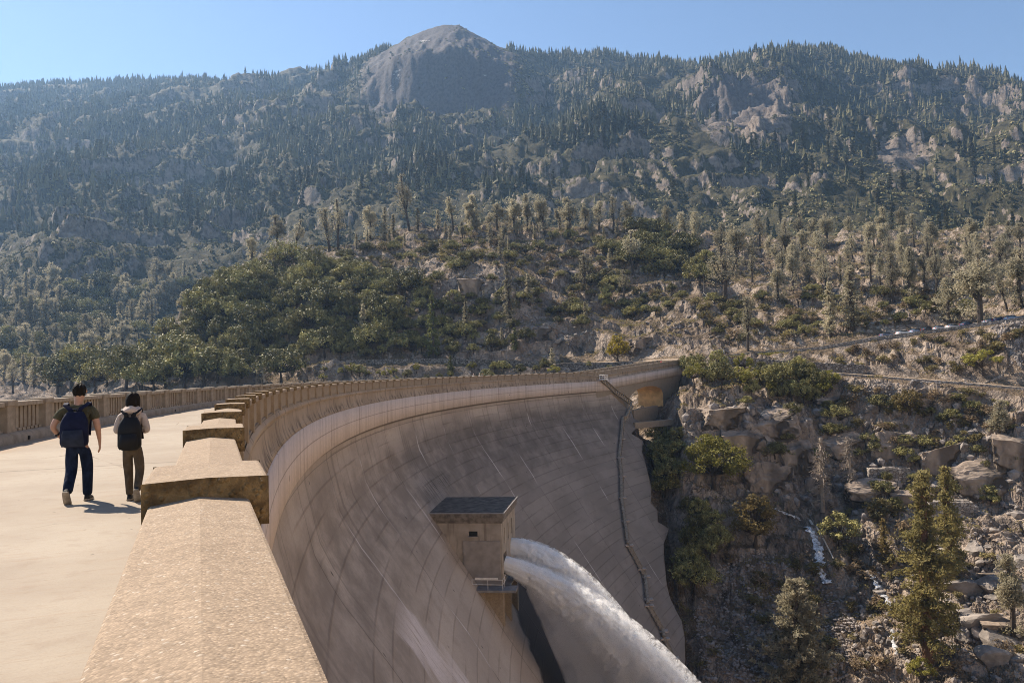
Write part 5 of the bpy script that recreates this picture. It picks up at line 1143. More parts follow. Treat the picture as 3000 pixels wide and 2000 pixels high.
def dead_tree(seed, h=1.0):
    rg = np.random.default_rng(seed); tr = MB(); P, r = stem(rg, h, .014, bend=.02, n=8); tr.tube(P, r, 6)
    for i in range(120):
        z_ = rg.uniform(.12, .98); b0 = np.array([np.interp(z_, P[:, 2], P[:, k]) for k in range(3)]); a = rg.uniform(0, 6.28); l = .17 * (1.05 - z_) ** .6 * rg.uniform(.4, 1.1); e = b0 + np.array([np.cos(a) * l, np.sin(a) * l, -l * rg.uniform(-.1, .5)])
        tr.tube([b0, (b0 + e) / 2 + [0, 0, .012], e], [.0058, .0042, .002], 3)
        for k in range(6): q = b0 + (e - b0) * rg.uniform(.3, 1); v = rg.normal(size=3) * .035 - [0, 0, .02]; tr.tube([q, q + v], [.0032, .0018], 3)
    return tr
LIB = {}
def lib(key, fn, mats):
    if key not in LIB:
        c, t = fn(); LIB[key] = (c.mesh(key + '_crown', mats[0]), t.mesh(key + '_trunk', mats[1]))
    return LIB[key]
UP = {'n': 0}
def tree(name, label, cat, kind, p, h, rz=0.0, wide=1.0, lean=0.0, group=None, sink=.02, one=False):
    crown, trunk = kind
    o = thing(name, label, cat, (p[0], p[1], p[2] - sink * h), rz, group); wv_ = random.uniform(.85, 1.15) if cat == 'pine tree' else 1.0; o.scale = (h * wide * wv_, h * wide * wv_, h); o.rotation_euler = (0, lean, 0) if lean else (0, 0, rz)
    link('trunk', trunk, o); link('crown', crown, o); return o
GP = [lib(f'grey_pine_{i}', (lambda i=i: grey_pine(100 + i, w=(.17, .22, .15, .25)[i % 4], forks=(3, 4, 2, 3)[i % 4], low=(.14, .08, .2, .06)[i % 4], nclump=(110, 140, 90, 150)[i % 4])), (M['pine'], M['bark'])) for i in range(6)]
GPD = [lib(f'grey_pine_dense_{i}', (lambda i=i: grey_pine(140 + i, w=(.20, .17)[i % 2], forks=1, low=.04, nclump=190, lp=17, up=.35)), (M['pine'], M['bark'])) for i in range(3)]
GPO = [lib(f'grey_pine_open_{i}', (lambda i=i: grey_pine(160 + i, w=(.20, .16)[i % 2], forks=4, low=.24, nclump=95, lp=11, sparse=.1)), (M['pine'], M['bark'])) for i in range(3)]
CF = [lib(f'conifer_{i}', (lambda i=i: conifer(200 + i, w=(.16, .20)[i % 2], lp=4, whorls=22, leaf=.022)), (M['pine'], M['bark'])) for i in range(3)]
CFG = [lib(f'conifer_green_{i}', (lambda i=i: conifer(220 + i, w=(.17, .21)[i % 2], lp=4, whorls=22, leaf=.022)), (M['pine_green'], M['bark'])) for i in range(2)]
CFD = [lib(f'conifer_dark_{i}', (lambda i=i: conifer(240 + i, w=(.20, .24)[i % 2], lp=4, whorls=20, leaf=.024)), (M['conifer_dark'], M['bark'])) for i in range(2)]
OK_ = [lib(f'oak_{i}', (lambda i=i: broadleaf(300 + i, w=(.5, .62, .55, .7)[i % 4], lobes=(46, 60, 40, 66)[i % 4], lp=54, leaf=.030, flat=1.05)), (M['oak'], M['bark'])) for i in range(6)]
OKB = [lib(f'oak_bright_{i}', (lambda i=i: broadleaf(330 + i, w=.52, lobes=26)), (M['oak_bright'], M['bark'])) for i in range(2)]

# --- pines seen one by one: base px, base py, height in px, kind, width factor, lean, wording
S = [
 (738, 794, 103, GP[0], 1.1, 0, 'grey pine with upswept limbs, first of the row at the left end of the crest'),
 (814, 749, 122, GP[1], 1.25, 0, 'vase-shaped grey pine with dark forked trunk, second from the left on the hill crest'),
 (863, 742, 104, GPO[0], .9, .22, 'thin grey pine leaning right, third from the left on the crest'),
 (966, 736, 132, GPO[1], 1.1, -.08, 'wispy see-through pine left of the dark forked one'),
 (990, 732, 156, GPO[2], .8, 0, 'tall half-bare pine with a dark forked trunk on the left part of the crest'),
 (1026, 714, 76, CF[0], .8, 0, 'small narrow conifer beside the tall half-bare forked pine'),
 (1084, 702, 104, GPD[0], 1, 0, 'dense bushy grey pine on the crest between the half-bare pine and the tallest one'),
 (1127, 706, 104, CF[1], 1.1, 0, 'broad pale conifer just left of the tallest leaning crest pine'),
 (1153, 694, 70, CF[2], 1.2, 0, 'short rounded conifer at the foot of the tallest crest pine'),
 (1200, 675, 172, GPO[0], .75, -.13, 'tallest pine of the crest, leaning left with a long bare trunk'),
 (1225, 676, 70, CF[0], 1.2, 0, 'short bushy conifer touching the right side of the tallest crest pine'),
 (1283, 672, 60, CF[1], 1.3, 0, 'small low pine on the crest right of the tallest one'),
 (1328, 676, 104, GP[2], 1.2, -.1, 'open grey pine leaning left on the crest above the cliffs'),
 (1390, 668, 100, GPD[1], 1.3, 0, 'bushy broad pine with a pointed top on the middle of the crest'),
 (1457, 674, 80, GPD[2], 1.5, 0, 'wide pale pine, low and rounded, in the middle of the crest'),
 (1507, 684, 104, GPD[0], 1.4, 0, 'wide dense pale pine left of the left-leaning forked pine'),
 (1545, 678, 112, GPD[1], 1, 0, 'pale narrow pine behind the left-leaning forked pine'),
 (1598, 690, 128, GP[3], .9, -.15, 'dark-limbed forked pine leaning left, above the thicket on the crest'),
 (1640, 674, 70, GPD[2], 1.3, 0, 'lower pale pine between two larger ones right of the leaning forked pine'),
 (1667, 686, 112, GP[4], 1.4, 0, 'broad pale pine with many thin limbs right of centre on the crest'),
 (1715, 672, 78, GPD[0], 1.1, 0, 'pale pine standing close beside the broad many-limbed one'),
 (1756, 674, 86, GP[5], 1.2, 0, 'vase-shaped pale pine above a small dark green bush'),
 (1797, 684, 112, GPO[1], .8, 0, 'thin dark-stemmed sparse pine between two pale vase-shaped pines'),
 (1839, 682, 96, GP[1], 1.1, 0, 'pale vase-shaped pine at the right end of the close crest row'),
 (1893, 682, 40, CF[2], 1.3, 0, 'small pale pine after the close crest row'),
 (1955, 694, 96, GP[0], 1.1, -.05, 'curved pale pine standing apart on the right of the crest'),
 (2013, 726, 112, GP[2], 1.2, -.12, 'pale pine leaning left in the pair above the oak clump'),
 (2042, 750, 133, GP[5], .95, 0, 'tall pale column-like pine, taller of the pair above the oak clump'),
 (2162, 800, 153, GP[3], .9, -.06, 'tall open pine with a curved trunk behind the utility pole'),
 (2123, 892, 185, GPO[2], 1.3, 0, 'large grey sparse pine with level branches right of the utility pole'),
 (1855, 805, 133, GPO[0], 1.1, 0, 'sparse brown pine standing in front of the dark rock block'),
 (1787, 792, 68, CF[0], 1, 0, 'small pine just left of the dark rock block'),
 (1497, 958, 187, CF[1], .85, -.06, 'tall narrow grey conifer in front of the cliff face'),
 (1551, 896, 98, CF[2], 1.2, 0, 'broad grey conifer right of the tall narrow one on the cliff'),
 (1366, 995, 113, CF[0], .9, 0, 'pale narrow conifer standing against the dark lower cliff'),
 (1418, 917, 65, CF[1], .9, 0, 'thin grey conifer in the middle of the bare cliff face'),
 (1466, 759, 56, CF[2], 1.2, 0, 'small rounded conifer at the rim above the cliff'),
 (1490, 755, 68, CF[0], .7, 0, 'small narrow conifer at the rim above the cliff'),
 (1710, 850, 105, GPO[1], 1.5, 0, 'brown bushy half-dead pine in the centre of the hill face'),
 (1828, 875, 84, GPO[2], 1.2, 0, 'slender sparse pine with visible trunk below the oak clump'),
 (1669, 925, 55, CF[1], .9, 0, 'short grey conifer left of a slightly larger one above the lower cliffs'),
 (1715, 950, 68, CF[2], 1.1, 0, 'grey conifer above the lower cliffs, larger of a pair'),
 (1470, 1020, 60, CF[0], 1, 0, 'small grey conifer growing just above the masonry wall'),
 (1509, 1030, 72, CFG[0], 1.1, 0, 'dark green conifer on the rocks above the masonry wall'),
 (1617, 1085, 66, CF[1], 1.2, 0, 'pale conifer at the end of the masonry wall, touching the dam crest line'),
 (1270, 1050, 190, CFG[0], .75, 0, 'bright green narrow conifer at the foot of the dark cliff'),
 (1066, 1005, 118, CF[2], .95, 0, 'brownish grey conifer among the dark oaks above the wall'),
 (1320, 1098, 58, CFG[1], 1.2, 0, 'small light green conifer in front of the masonry wall'),
 (2191, 1027, 160, GPO[1], .8, 0, 'bare-trunked sparse brown pine above the bridge end'),
 (2281, 883, 112, GPD[0], 1.3, 0, 'broad soft grey pine on the right hillside above the road'),
 (2434, 985, 168, CF[0], 1.15, 0, 'pale dense conifer, smaller of the large pair above the parked cars'),
 (2497, 968, 195, CF[1], 1.3, 0, 'large dense dark-cored conifer, biggest of the pair above the parked cars'),
 (2616, 888, 152, GP[4], 1.2, 0, 'open pine with dark forked trunk behind the parked cars'),
 (2667, 870, 150, GPD[1], 1.1, 0, 'soft pale pine beside the open forked one behind the parked cars'),
 (2744, 866, 146, GPO[0], .9, 0, 'thin-stemmed tall pine between the parked cars and the slope'),
 (2778, 942, 130, GPD[2], 1.2, 0, 'rounded pale pine touching the white cars'),
 (2876, 1010, 205, GP[3], 1.3, 0, 'very large open pine with twisted dark limbs below the road wall'),
 (2952, 912, 125, GPO[1], 1, -.2, 'thin pine leaning left near the high right end of the road'),
 (2992, 900, 175, GPD[0], 1.1, 0, 'soft grey pine at the right edge, above the end of the road'),
 (2930, 1302, 126, GPD[1], 1.2, 0, 'pale grey pine rooted on the dark cliff below the dirt track'),
 (295, 1012, 98, GPO[0], 1.3, 0, 'open pine with a visible trunk in the left valley'),
 (170, 1140, 116, CFD[0], 1.3, 0, 'dense dark triangular conifer at the shore behind the left railing'),
 (389, 978, 104, GPO[1], 1, 0, 'slender open pine in the middle of the left valley'),
 (412, 965, 90, GPO[2], .9, 0, 'slender pine beside another in the middle of the left valley'),
 (445, 955, 80, CF[0], 1.2, 0, 'broad grey pine near the hill edge in the left valley'),
 (534, 914, 60, GPD[1], 1.6, 0, 'rounded pale pine just left of the hill edge'),
 (602, 897, 55, CF[1], 1, 0, 'small cone-shaped pine standing on the lower left hill edge'),
 (654, 858, 54, CF[2], .9, 0, 'small pointed pine on the left hill edge above the oaks'),
 (38, 1152, 105, GPO[2], 1, 0, 'thin dark-trunked pine at the far left shore'),
 (110, 1012, 70, GPO[0], 1.2, 0, 'spreading grey pine above the left shore'),
 (90, 960, 100, GPD[2], 1, 0, 'soft grey pine high in the left valley'),
 (240, 905, 66, CFD[1], 1.1, 0, 'dark rounded conifer below the rock bands'),
 (2968, 1865, 235, GPD[1], 1.1, 0, 'soft grey pine among the boulders at the lower corner of the slope'),
 (345, 905, 75, GPD[0], 1.2, 0, 'broad grey pine below the rock bands in the left valley'),
]
for i, (px, py, hp, kd, wd, ln, lab) in enumerate(S):
    lo = 140 if py > 1150 and px > 1900 else (215 if px > 1900 else (255 if px > 560 else 330))
    p = at(px, py, lo, 1000); tree('pine_tree', lab, 'pine tree', kd, p, hp * p[1] / F, random.uniform(0, 6.28), wd, ln)
# --- trees of the canyon, close enough to be built one by one
hero = [
 ('ponderosa_pine', 'tallest green pine of the canyon with a straight reddish trunk', lib('tall_pine', lambda: conifer(401, w=.25, low=.12, whorls=48, lp=11, leaf=.0115, dens=1.3, rag=.6, cone=.95), (foliage('tall_pine_needles', (.26, .225, .085), (.40, .335, .13), .5, 2.0), M['bark_red'])), 2721, 1935, 545, 1.0),
 ('ponderosa_pine', 'thinner green pine standing behind the tallest canyon pine', lib('thin_pine', lambda: conifer(402, w=.19, low=.13, whorls=42, lp=9, leaf=.0135, dens=1.0, rag=.6, cone=.9), (bpy.data.materials['tall_pine_needles'], M['bark_red'])), 2790, 1712, 345, 1.0),
 ('grey_pine', 'soft pale grey pointed pine at the bottom edge of the canyon', lib('twin_pine', lambda: conifer(405, w=.40, low=.02, whorls=46, lp=13, leaf=.0165, dens=1.3, droop=.15, rag=.5), (M['pine'], M['bark'])), 2342, 2050, 345, 1.0),
 ('round_oak', 'big round yellow-green oak against the dark rock right of the dam', lib('big_oak', lambda: broadleaf(410, w=.56, lobes=60, lp=110, leaf=.020, low=.05), (M['oak_bright'], M['bark'])), 2092, 1432, 158, 1.08),
 ('olive_tree', 'brownish olive cone-shaped tree above the small waterfall', lib('olive_tree', lambda: broadleaf(412, w=.36, lobes=60, lp=90, leaf=.020, low=.03), (M['olive'], M['bark'])), 2213, 1604, 160, 1.0),
 ('young_conifer', 'young yellowish conifer left of the tallest canyon pine', lib('young_conifer', lambda: conifer(415, w=.24, low=.06, whorls=26, lp=7, leaf=.017, dens=1.2), (M['olive'], M['bark'])), 2594, 1655, 135, 1.0),
 ('bushy_tree', 'bushy olive tree right of the bleached log', lib('bushy_tree', lambda: broadleaf(416, w=.5, lobes=40, lp=80, leaf=.026, low=.04), (M['oak'], M['bark'])), 2460, 1600, 100, 1.1),
 ('leafy_tree', 'light olive tree standing on the slope under the dirt track', lib('leafy_tree', lambda: broadleaf(417, w=.48, lobes=40, lp=80, leaf=.024, low=.05), (M['olive'], M['bark'])), 2665, 1220, 80, 1.15),
 ('round_oak', 'bright round oak below the road at the right side', OKB[0], 2882, 1102, 78, 1.25),
 ('yellow_tree', 'round yellow-leaved tree beside the road wall behind the dam', lib('yellow_tree', lambda: broadleaf(420, w=.47, lobes=44, lp=70, leaf=.026, low=.05), (M['yellow'], M['bark'])), 1810, 1060, 80, 1.0),
 ('broad_oak', 'large dark domed oak right behind the dam crest', OK_[3], 823, 1128, 108, 1.05),
 ('leafy_tree', 'yellow-green tree at the bottom edge by the tallest pine', lib('low_tree', lambda: broadleaf(421, w=.55, lobes=34, lp=80, leaf=.028, low=.03), (M['oak_bright'], M['bark'])), 2700, 2000, 72, 1.0),
]
for nm, lab, kd, px, py, hp, wd in hero:
    lo = 135 if px > 2000 and py > 1140 else (190 if px > 2000 else 255)
    p = at(px, py, lo, 420); tree(nm, lab, 'tree', kd, p, hp * p[1] / F, 1.0, wd)
for i, (px, py, hp, lab) in enumerate(((2411, 1500, 215, 'bare grey dead conifer with drooping twigs left of its twin'), (2491, 1450, 165, 'smaller bare dead conifer right of the other dead one'))):
    p = at(px, py, 150, 240); t_ = dead_tree(430 + i).mesh('dead_conifer_wood', M['bare']); o = thing('dead_tree', lab, 'dead tree', tuple(p), 0, 'bare dead conifers'); h_ = hp * p[1] / F; o.scale = (h_ * 1.15, h_ * 1.15, h_); link('trunk', t_, o)
# --- oaks of the thicket on the left flank of the hill, and of the valley
def inside(px, py, poly):
    x, y = px, py; c = False; n = len(poly)
    for i in range(n):
        (x0, y0), (x1, y1) = poly[i], poly[i - 1]
        if (y0 > y) != (y1 > y) and x < (x1 - x0) * (y - y0) / (y1 - y0) + x0: c = not c
    return c
def scatter(poly, n, seed, mind, lo, hi):
    rg = np.random.default_rng(seed); xs = [q[0] for q in poly]; ys = [q[1] for q in poly]; out = []; k = 0
    while len(out) < n and k < n * 60:
        k += 1; px, py = rg.uniform(min(xs), max(xs)), rg.uniform(min(ys), max(ys))
        if not inside(px, py, poly): continue
        if any((px - q[0]) ** 2 + ((py - q[1]) * 1.5) ** 2 < mind ** 2 for q in out): continue
        out.append((px, py))
    return [(px, py, at(px, py, lo, hi)) for px, py in out]
flank = [(440, 1075), (500, 985), (580, 905), (660, 850), (740, 800), (830, 790), (900, 800), (960, 800), (1040, 800), (1120, 800), (1200, 850), (1270, 900), (1290, 1045), (1000, 1060), (720, 1060), (450, 1095)]
for i, (px, py, p) in enumerate(scatter(flank, 150, 11, 30, 285, 430)):
    hp = random.choice([random.uniform(34, 60), random.uniform(60, 105)]); tree('oak_tree', 'rounded olive green oak in the dense thicket covering the left flank of the hill', 'oak tree', OK_[i % 6], p, hp * p[1] / F, random.uniform(0, 6.28), random.uniform(.8, 1.15), 0, 'oaks of the hill thicket', .08)
for i, (px, py, p) in enumerate(scatter([(130, 1158), (330, 1100), (440, 1085), (560, 1080), (720, 1100), (700, 1135), (440, 1150)], 26, 12, 36, 255, 420)):
    tree('oak_tree', 'large dark oak at the foot of the hill beside the shore', 'oak tree', OK_[(i + 2) % 6], p, random.uniform(85, 125) * p[1] / F, random.uniform(0, 6.28), 1.0, 0, 'oaks at the shore')
for i, (px, py, p) in enumerate(scatter([(1760, 700), (1900, 690), (2010, 740), (2080, 790), (2060, 840), (1950, 830), (1860, 790), (1760, 740)], 26, 13, 26, 300, 450)):
    tree('oak_tree', 'dense dark oak in the clump right of the rock block under the crest', 'oak tree', OK_[i % 6], p, random.uniform(42, 70) * p[1] / F, random.uniform(0, 6.28), 1.15, 0, 'oaks under the crest')
for i, (px, py, p) in enumerate(scatter([(1270, 880), (1340, 930), (1400, 1000), (1560, 1030), (1560, 1050), (1290, 1050)], 14, 44, 26, 285, 340)):
    tree('oak_tree', 'smaller olive oak among the rocks between the thicket and the bright cliff', 'oak tree', OK_[i % 6], p, random.uniform(30, 56) * p[1] / F, random.uniform(0, 6.28), 1.0, 0, 'oaks among the cliff rocks')
for i, (px, py, p) in enumerate(scatter([(-20, 1140), (260, 1130), (440, 960), (560, 880), (560, 800), (420, 860), (200, 850), (-20, 880)], 95, 14, 30, 330, 1000)):
    k_ = random.random()
    if k_ < .5: tree('valley_tree', 'rounded green tree in the mixed wood of the left valley', 'tree', OK_[i % 6], p, random.uniform(42, 70) * p[1] / F, random.uniform(0, 6.28), 1.0, 0, 'round trees of the left valley')
    else: tree('valley_pine', 'soft grey pine in the mixed wood of the left valley', 'pine tree', (GPD + CF + GP)[i % 12], p, random.uniform(60, 100) * p[1] / F, random.uniform(0, 6.28), 1.15, 0, 'grey pines of the left valley')
for i, (px, py, p) in enumerate(scatter([(2060, 760), (2200, 720), (2500, 700), (2990, 690), (2995, 860), (2700, 850), (2350, 860), (2200, 840)], 60, 15, 36, 240, 520)):
    tree('slope_pine', 'pale grey pine scattered on the right hillside above the road', 'pine tree', (GPD + GP + GPO)[i % 12], p, random.uniform(62, 118) * p[1] / F, random.uniform(0, 6.28), 1.1, 0, 'pines of the right hillside')
for i, (px, py, p) in enumerate(scatter([(1000, 720), (1400, 672), (1960, 688), (2000, 720), (1400, 720), (1050, 740)], 26, 16, 30, 300, 480)):
    tree('crest_pine', 'small grey pine filling the row of trees along the hill crest', 'pine tree', (CF + GPD)[i % 6], p, random.uniform(34, 66) * p[1] / F, random.uniform(0, 6.28), 1.2, 0, 'small pines of the hill crest')
for i, (px, py, p) in enumerate(scatter([(2000, 1075), (2090, 1090), (2260, 1100), (2450, 1130), (2440, 1190), (2300, 1190), (2150, 1160), (2020, 1140)], 34, 17, 24, 195, 250)):
    tree('cliff_oak', 'dark leafy oak crowding the shaded rock step below the dirt track', 'oak tree', (OK_ + OKB)[i % 8], p, random.uniform(45, 85) * p[1] / F, random.uniform(0, 6.28), .8, 0, 'oaks of the shaded rock step')
for i, (px, py, p) in enumerate(scatter([(1915, 1310), (1960, 1290), (1990, 1300), (1995, 1380), (2000, 1440), (1950, 1480), (1920, 1370)], 12, 18, 24, 178, 240)):
    tree('shade_oak', 'dark green tree in the deep shade between the dam edge and the rock', 'oak tree', OK_[i % 6], p, random.uniform(45, 75) * p[1] / F, random.uniform(0, 6.28), 1.0, 0, 'trees in the shade of the dam')
for i, (px, py, p) in enumerate(scatter([(1985, 1520), (2080, 1500), (2110, 1640), (2080, 1760), (2020, 1740)], 10, 19, 34, 150, 200)):
    tree('shade_oak', 'dark green shrubby tree along the foot of the dam edge', 'oak tree', OK_[(i + 3) % 6], p, random.uniform(60, 105) * p[1] / F, random.uniform(0, 6.28), 1.0, 0, 'shrubby trees at the dam foot')
for i, (px, py, p) in enumerate(scatter([(900, 1095), (1290, 1090), (1600, 1085), (1800, 1078), (1800, 1100), (1300, 1125), (900, 1130)], 26, 20, 22, 255, 300)):
    tree('shore_shrub_tree', 'sunlit yellowish shrub between the dam crest and the masonry wall', 'shrub', (OKB + OK_)[i % 4], p, random.uniform(18, 38) * p[1] / F, random.uniform(0, 6.28), 1.0, 0, 'shrubs before the masonry wall')
for i, (px, py, p) in enumerate(scatter([(980, 760), (1150, 700), (1400, 685), (2000, 715), (2020, 900), (1750, 970), (1350, 1000), (1300, 860), (1000, 800)], 120, 61, 20, 280, 470)):
    tree('brush_oak', 'low dark green scrub oak between the pines on the hill face', 'oak tree', OK_[i % 6], p, random.uniform(18, 42) * p[1] / F, random.uniform(0, 6.28), 1.25, 0, 'scrub oaks of the hill face', .1)
for i, (px, py, p) in enumerate(scatter([(2050, 890), (2400, 850), (2900, 830), (2900, 930), (2500, 975), (2080, 1015)], 45, 62, 24, 232, 380)):
    tree('brush_oak', 'low dark green scrub oak on the open slope above the parked cars', 'oak tree', OK_[i % 6], p, random.uniform(18, 40) * p[1] / F, random.uniform(0, 6.28), 1.25, 0, 'scrub oaks above the upper road', .1)
for i, (px, py, p) in enumerate(scatter([(2150, 1180), (2450, 1190), (2995, 1190), (2995, 1500), (2600, 1500), (2300, 1400)], 40, 63, 30, 160, 222)):
    tree('brush_oak', 'dark green scrub oak clinging to the broken ledges of the right bank', 'oak tree', OK_[i % 6], p, random.uniform(22, 52) * p[1] / F, random.uniform(0, 6.28), 1.2, 0, 'scrub oaks of the right bank', .1)
# --- shrubs as individuals
BU = [bush(500 + i).mesh(f'shrub_{i}', [M['shrub'] if i < 4 else M['shrub_dry'], M['bark']]) for i in range(6)]
areas = [([(1050, 720), (1400, 690), (2000, 720), (2000, 900), (1700, 940), (1400, 800), (1050, 780)], 75, 21, 300, 460, (14, 34), 'low olive shrub on the rocky hill face below the crest pines', 'shrubs of the hill face'),
 ([(2020, 900), (2400, 860), (2900, 840), (2700, 940), (2400, 990), (2100, 1020)], 70, 22, 230, 380, (16, 36), 'low dry shrub on the open slope above the upper road', 'shrubs above the upper road'),
 ([(2450, 1020), (2900, 960), (2995, 980), (2995, 1120), (2700, 1090), (2450, 1080)], 40, 23, 200, 240, (16, 38), 'scrubby bush between the upper road and the dirt track', 'bushes between the roads'),
 ([(2450, 1140), (2995, 1170), (2995, 1330), (2500, 1320)], 60, 24, 172, 230, (16, 40), 'scrubby bush on the broken slope below the dirt track', 'bushes below the dirt track'),
 ([(2130, 1650), (2300, 1640), (2900, 1620), (2995, 1700), (2995, 1995), (2450, 1995), (2150, 1800)], 70, 25, 135, 190, (20, 52), 'tangled low bush among the boulders of the canyon bottom', 'bushes of the canyon bottom'),
 ([(2430, 1480), (2700, 1470), (2700, 1600), (2450, 1640)], 14, 26, 165, 200, (26, 50), 'leafy bush near the bleached log and dead conifers', 'bushes near the dead conifers')]
for poly, n, sd, lo, hi, (h0, h1), lab, grp in areas:
    for i, (px, py, p) in enumerate(scatter(poly, n, sd, 15, lo, hi)):
        o = link('shrub', BU[(i * 7 + sd) % 6]); h_ = random.uniform(h0, h1) * p[1] / F; o.location = (p[0], p[1], p[2] - .1); o.scale = (h_ * random.uniform(1.1, 1.7), h_ * random.uniform(1.1, 1.7), h_); o.rotation_euler = (0, 0, random.uniform(0, 6.28)); tag(o, lab, 'shrub', grp)
# --- outcrops: big angular masses of granite set into the right bank and the hill
def outcrop_mesh(seed):
    import bmesh
    bm = bmesh.new(); bmesh.ops.create_icosphere(bm, subdivisions=5, radius=1.6); rg = np.random.default_rng(seed); pl = []
    for ax in ((1, 0, 0), (-1, 0, 0), (0, 1, 0), (0, -1, 0), (0, 0, 1), (0, 0, -1)):
        for q in range(2): v = np.array(ax) + rg.normal(size=3) * .28; pl.append((v / np.linalg.norm(v), rg.uniform(.72, 1.0)))
    for q in range(5): v = rg.normal(size=3); pl.append((v / np.linalg.norm(v), rg.uniform(.85, 1.1)))
    P = np.array([v.co for v in bm.verts])
    for q, d in pl: e = np.maximum(P @ q - d, 0); P -= e[:, None] * q
    nz = ridged(P[:, 0] * 2.2 + P[:, 2] * 1.3 + 9, P[:, 1] * 2.2 + P[:, 2] * 1.9, 4, seed); N = P / np.linalg.norm(P, axis=1)[:, None]; P += N * (nz[:, None] - .5) * .055
    bl = blocks(P[:, 0] * 2.6 + P[:, 2] * .8 + 5, P[:, 2] * 3.2 + P[:, 1] * 1.4, seed); P += N * bl[:, None] * .05
    for v, p in zip(bm.verts, P): v.co = Vector(p)
    me = bpy.data.meshes.new('outcrop'); bm.to_mesh(me); bm.free(); me.materials.append(M['outcrop']); return me
OC = [outcrop_mesh(700 + i) for i in range(5)]
for i, (px, py, w_, d_, h_, rz, lab) in enumerate((
   (2110, 1215, 9.5, 6.5, 4.5, .2, 'wide flat-topped sunlit rock shelf right of the bridge'), (2270, 1235, 8.5, 6, 5, -.2, 'rounded sunlit rock shelf above the two dead conifers'), (2190, 1300, 8, 4, 6, .1, 'dark steep rock wall under the sunlit shelf'),
   (2330, 1330, 7, 4.5, 6, -.1, 'split rock block left of the dead conifers'), (2250, 1410, 9, 4, 6.5, .15, 'dark overhanging rock face above the small waterfall'), (2390, 1420, 5, 3.5, 5, -.3, 'dark rock behind the foot of the dead conifers'),
   (2560, 1435, 8, 5, 4, -.15, 'rock ledge carrying the upper ruined wall'), (2690, 1470, 7, 4.5, 4, -.2, 'broken rock ledge between the two ruined walls'), (2480, 1300, 8, 4.5, 5, -.1, 'dark rock step above the upper ruined wall'), (2620, 1310, 9, 4.5, 5.5, -.25, 'long shaded rock step below the light olive tree'),
   (2760, 1345, 9, 5, 6, -.2, 'tall shaded cliff block behind the top of the canyon pines'), (2900, 1400, 9, 5, 7, -.35, 'shaded cliff block under the grey cliff pine'), (2990, 1330, 7, 5, 6, -.3, 'cliff block at the edge of the picture under the dirt track'),
   (2850, 1540, 8, 5, 3.2, -.3, 'pale slab of the broken ledge by the lower ruined wall'), (2960, 1590, 8, 6, 4, .2, 'large pale block on the broken ledge at the picture edge'), (2890, 1690, 7, 5, 3, -.5, 'tilted slab under the pale broken ledge'), (2800, 1800, 5, 4, 2.6, .4, 'dark angular slab beside the trunk of the tallest pine'),
   (2950, 1830, 7, 5, 3.2, -.2, 'big leaning slab low on the slope at the picture edge'), (2880, 1930, 6, 4.5, 2.6, .3, 'flat dark slab at the bottom of the slope'), (2420, 1790, 3.5, 2.6, 2, .3, 'dark rock parting the two small streams'), (2050, 1300, 5, 4, 5, .1, 'shaded rock behind the top of the round oak'),
   (2440, 1170, 8, 4, 3, -.2, 'rock rib below the dirt track beside the oak clump'), (2720, 1180, 7, 4, 2.6, -.3, 'low rock rib right of the light olive tree'))):
    p = at(px, py, 140, 226); o = link('rock_outcrop', OC[i % 5]); q_ = 1.0 if i < 13 else .72; o.location = (p[0], p[1] + d_ * .25, p[2] - h_ * .34); o.scale = (w_ * .8 * q_, d_ * .75 * q_, h_ * .9 * q_); o.rotation_euler = (random.uniform(-.12, .12), random.uniform(-.12, .12), rz); tag(o, lab, 'rock', 'rock outcrops of the right bank')
for i, (px, py, w_, d_, h_, lab) in enumerate(((1395, 850, 13, 6, 10, 'pale cliff mass in the middle of the hill face'), (1470, 880, 9, 5, 9, 'streaked cliff beside the tall narrow conifer'), (1325, 900, 9, 5, 9, 'dark cliff left of the pale one'), (1590, 985, 12, 6, 6, 'low pale cliff above the masonry wall'), (1000, 780, 13, 7, 4, 'sloping bare rock above the oak thicket'), (1815, 745, 6, 4, 7, 'upright dark rock block under the crest'), (1690, 800, 8, 5, 4, 'rock ridge in the middle of the hill'), (1430, 1000, 10, 5, 5, 'dark rocks above the masonry wall'), (1880, 1010, 9, 5, 5, 'shaded rocks behind the yellow tree'))):
    p = at(px, py, 260, 440); o = link('rock_outcrop', OC[(i + 2) % 5]); o.location = (p[0], p[1] + d_ * .3, p[2] - h_ * .15); o.scale = (w_ * .62, d_ * .62, h_ * .62); o.rotation_euler = (random.uniform(-.15, .15), random.uniform(-.15, .15), random.uniform(-.5, .5)); tag(o, lab, 'rock', 'rock outcrops of the hill')
# --- a green hedge strip beside the upper road
b = MB(); rg = np.random.default_rng(8); hp_ = line_pts(11, np.linspace(2135, 2290, 40), -1.2); C_ = (hp_[:, None, :] + rg.normal(size=(40, 60, 3)) * [.5, .5, .25] + [0, 0, -.4]).reshape(-1, 3); b.leaves(C_, .16, rg, .6)
tag(b.build('hedge', M['oak_bright']), 'thin bright green hedge along the edge of the upper road near the bridge', 'hedge')

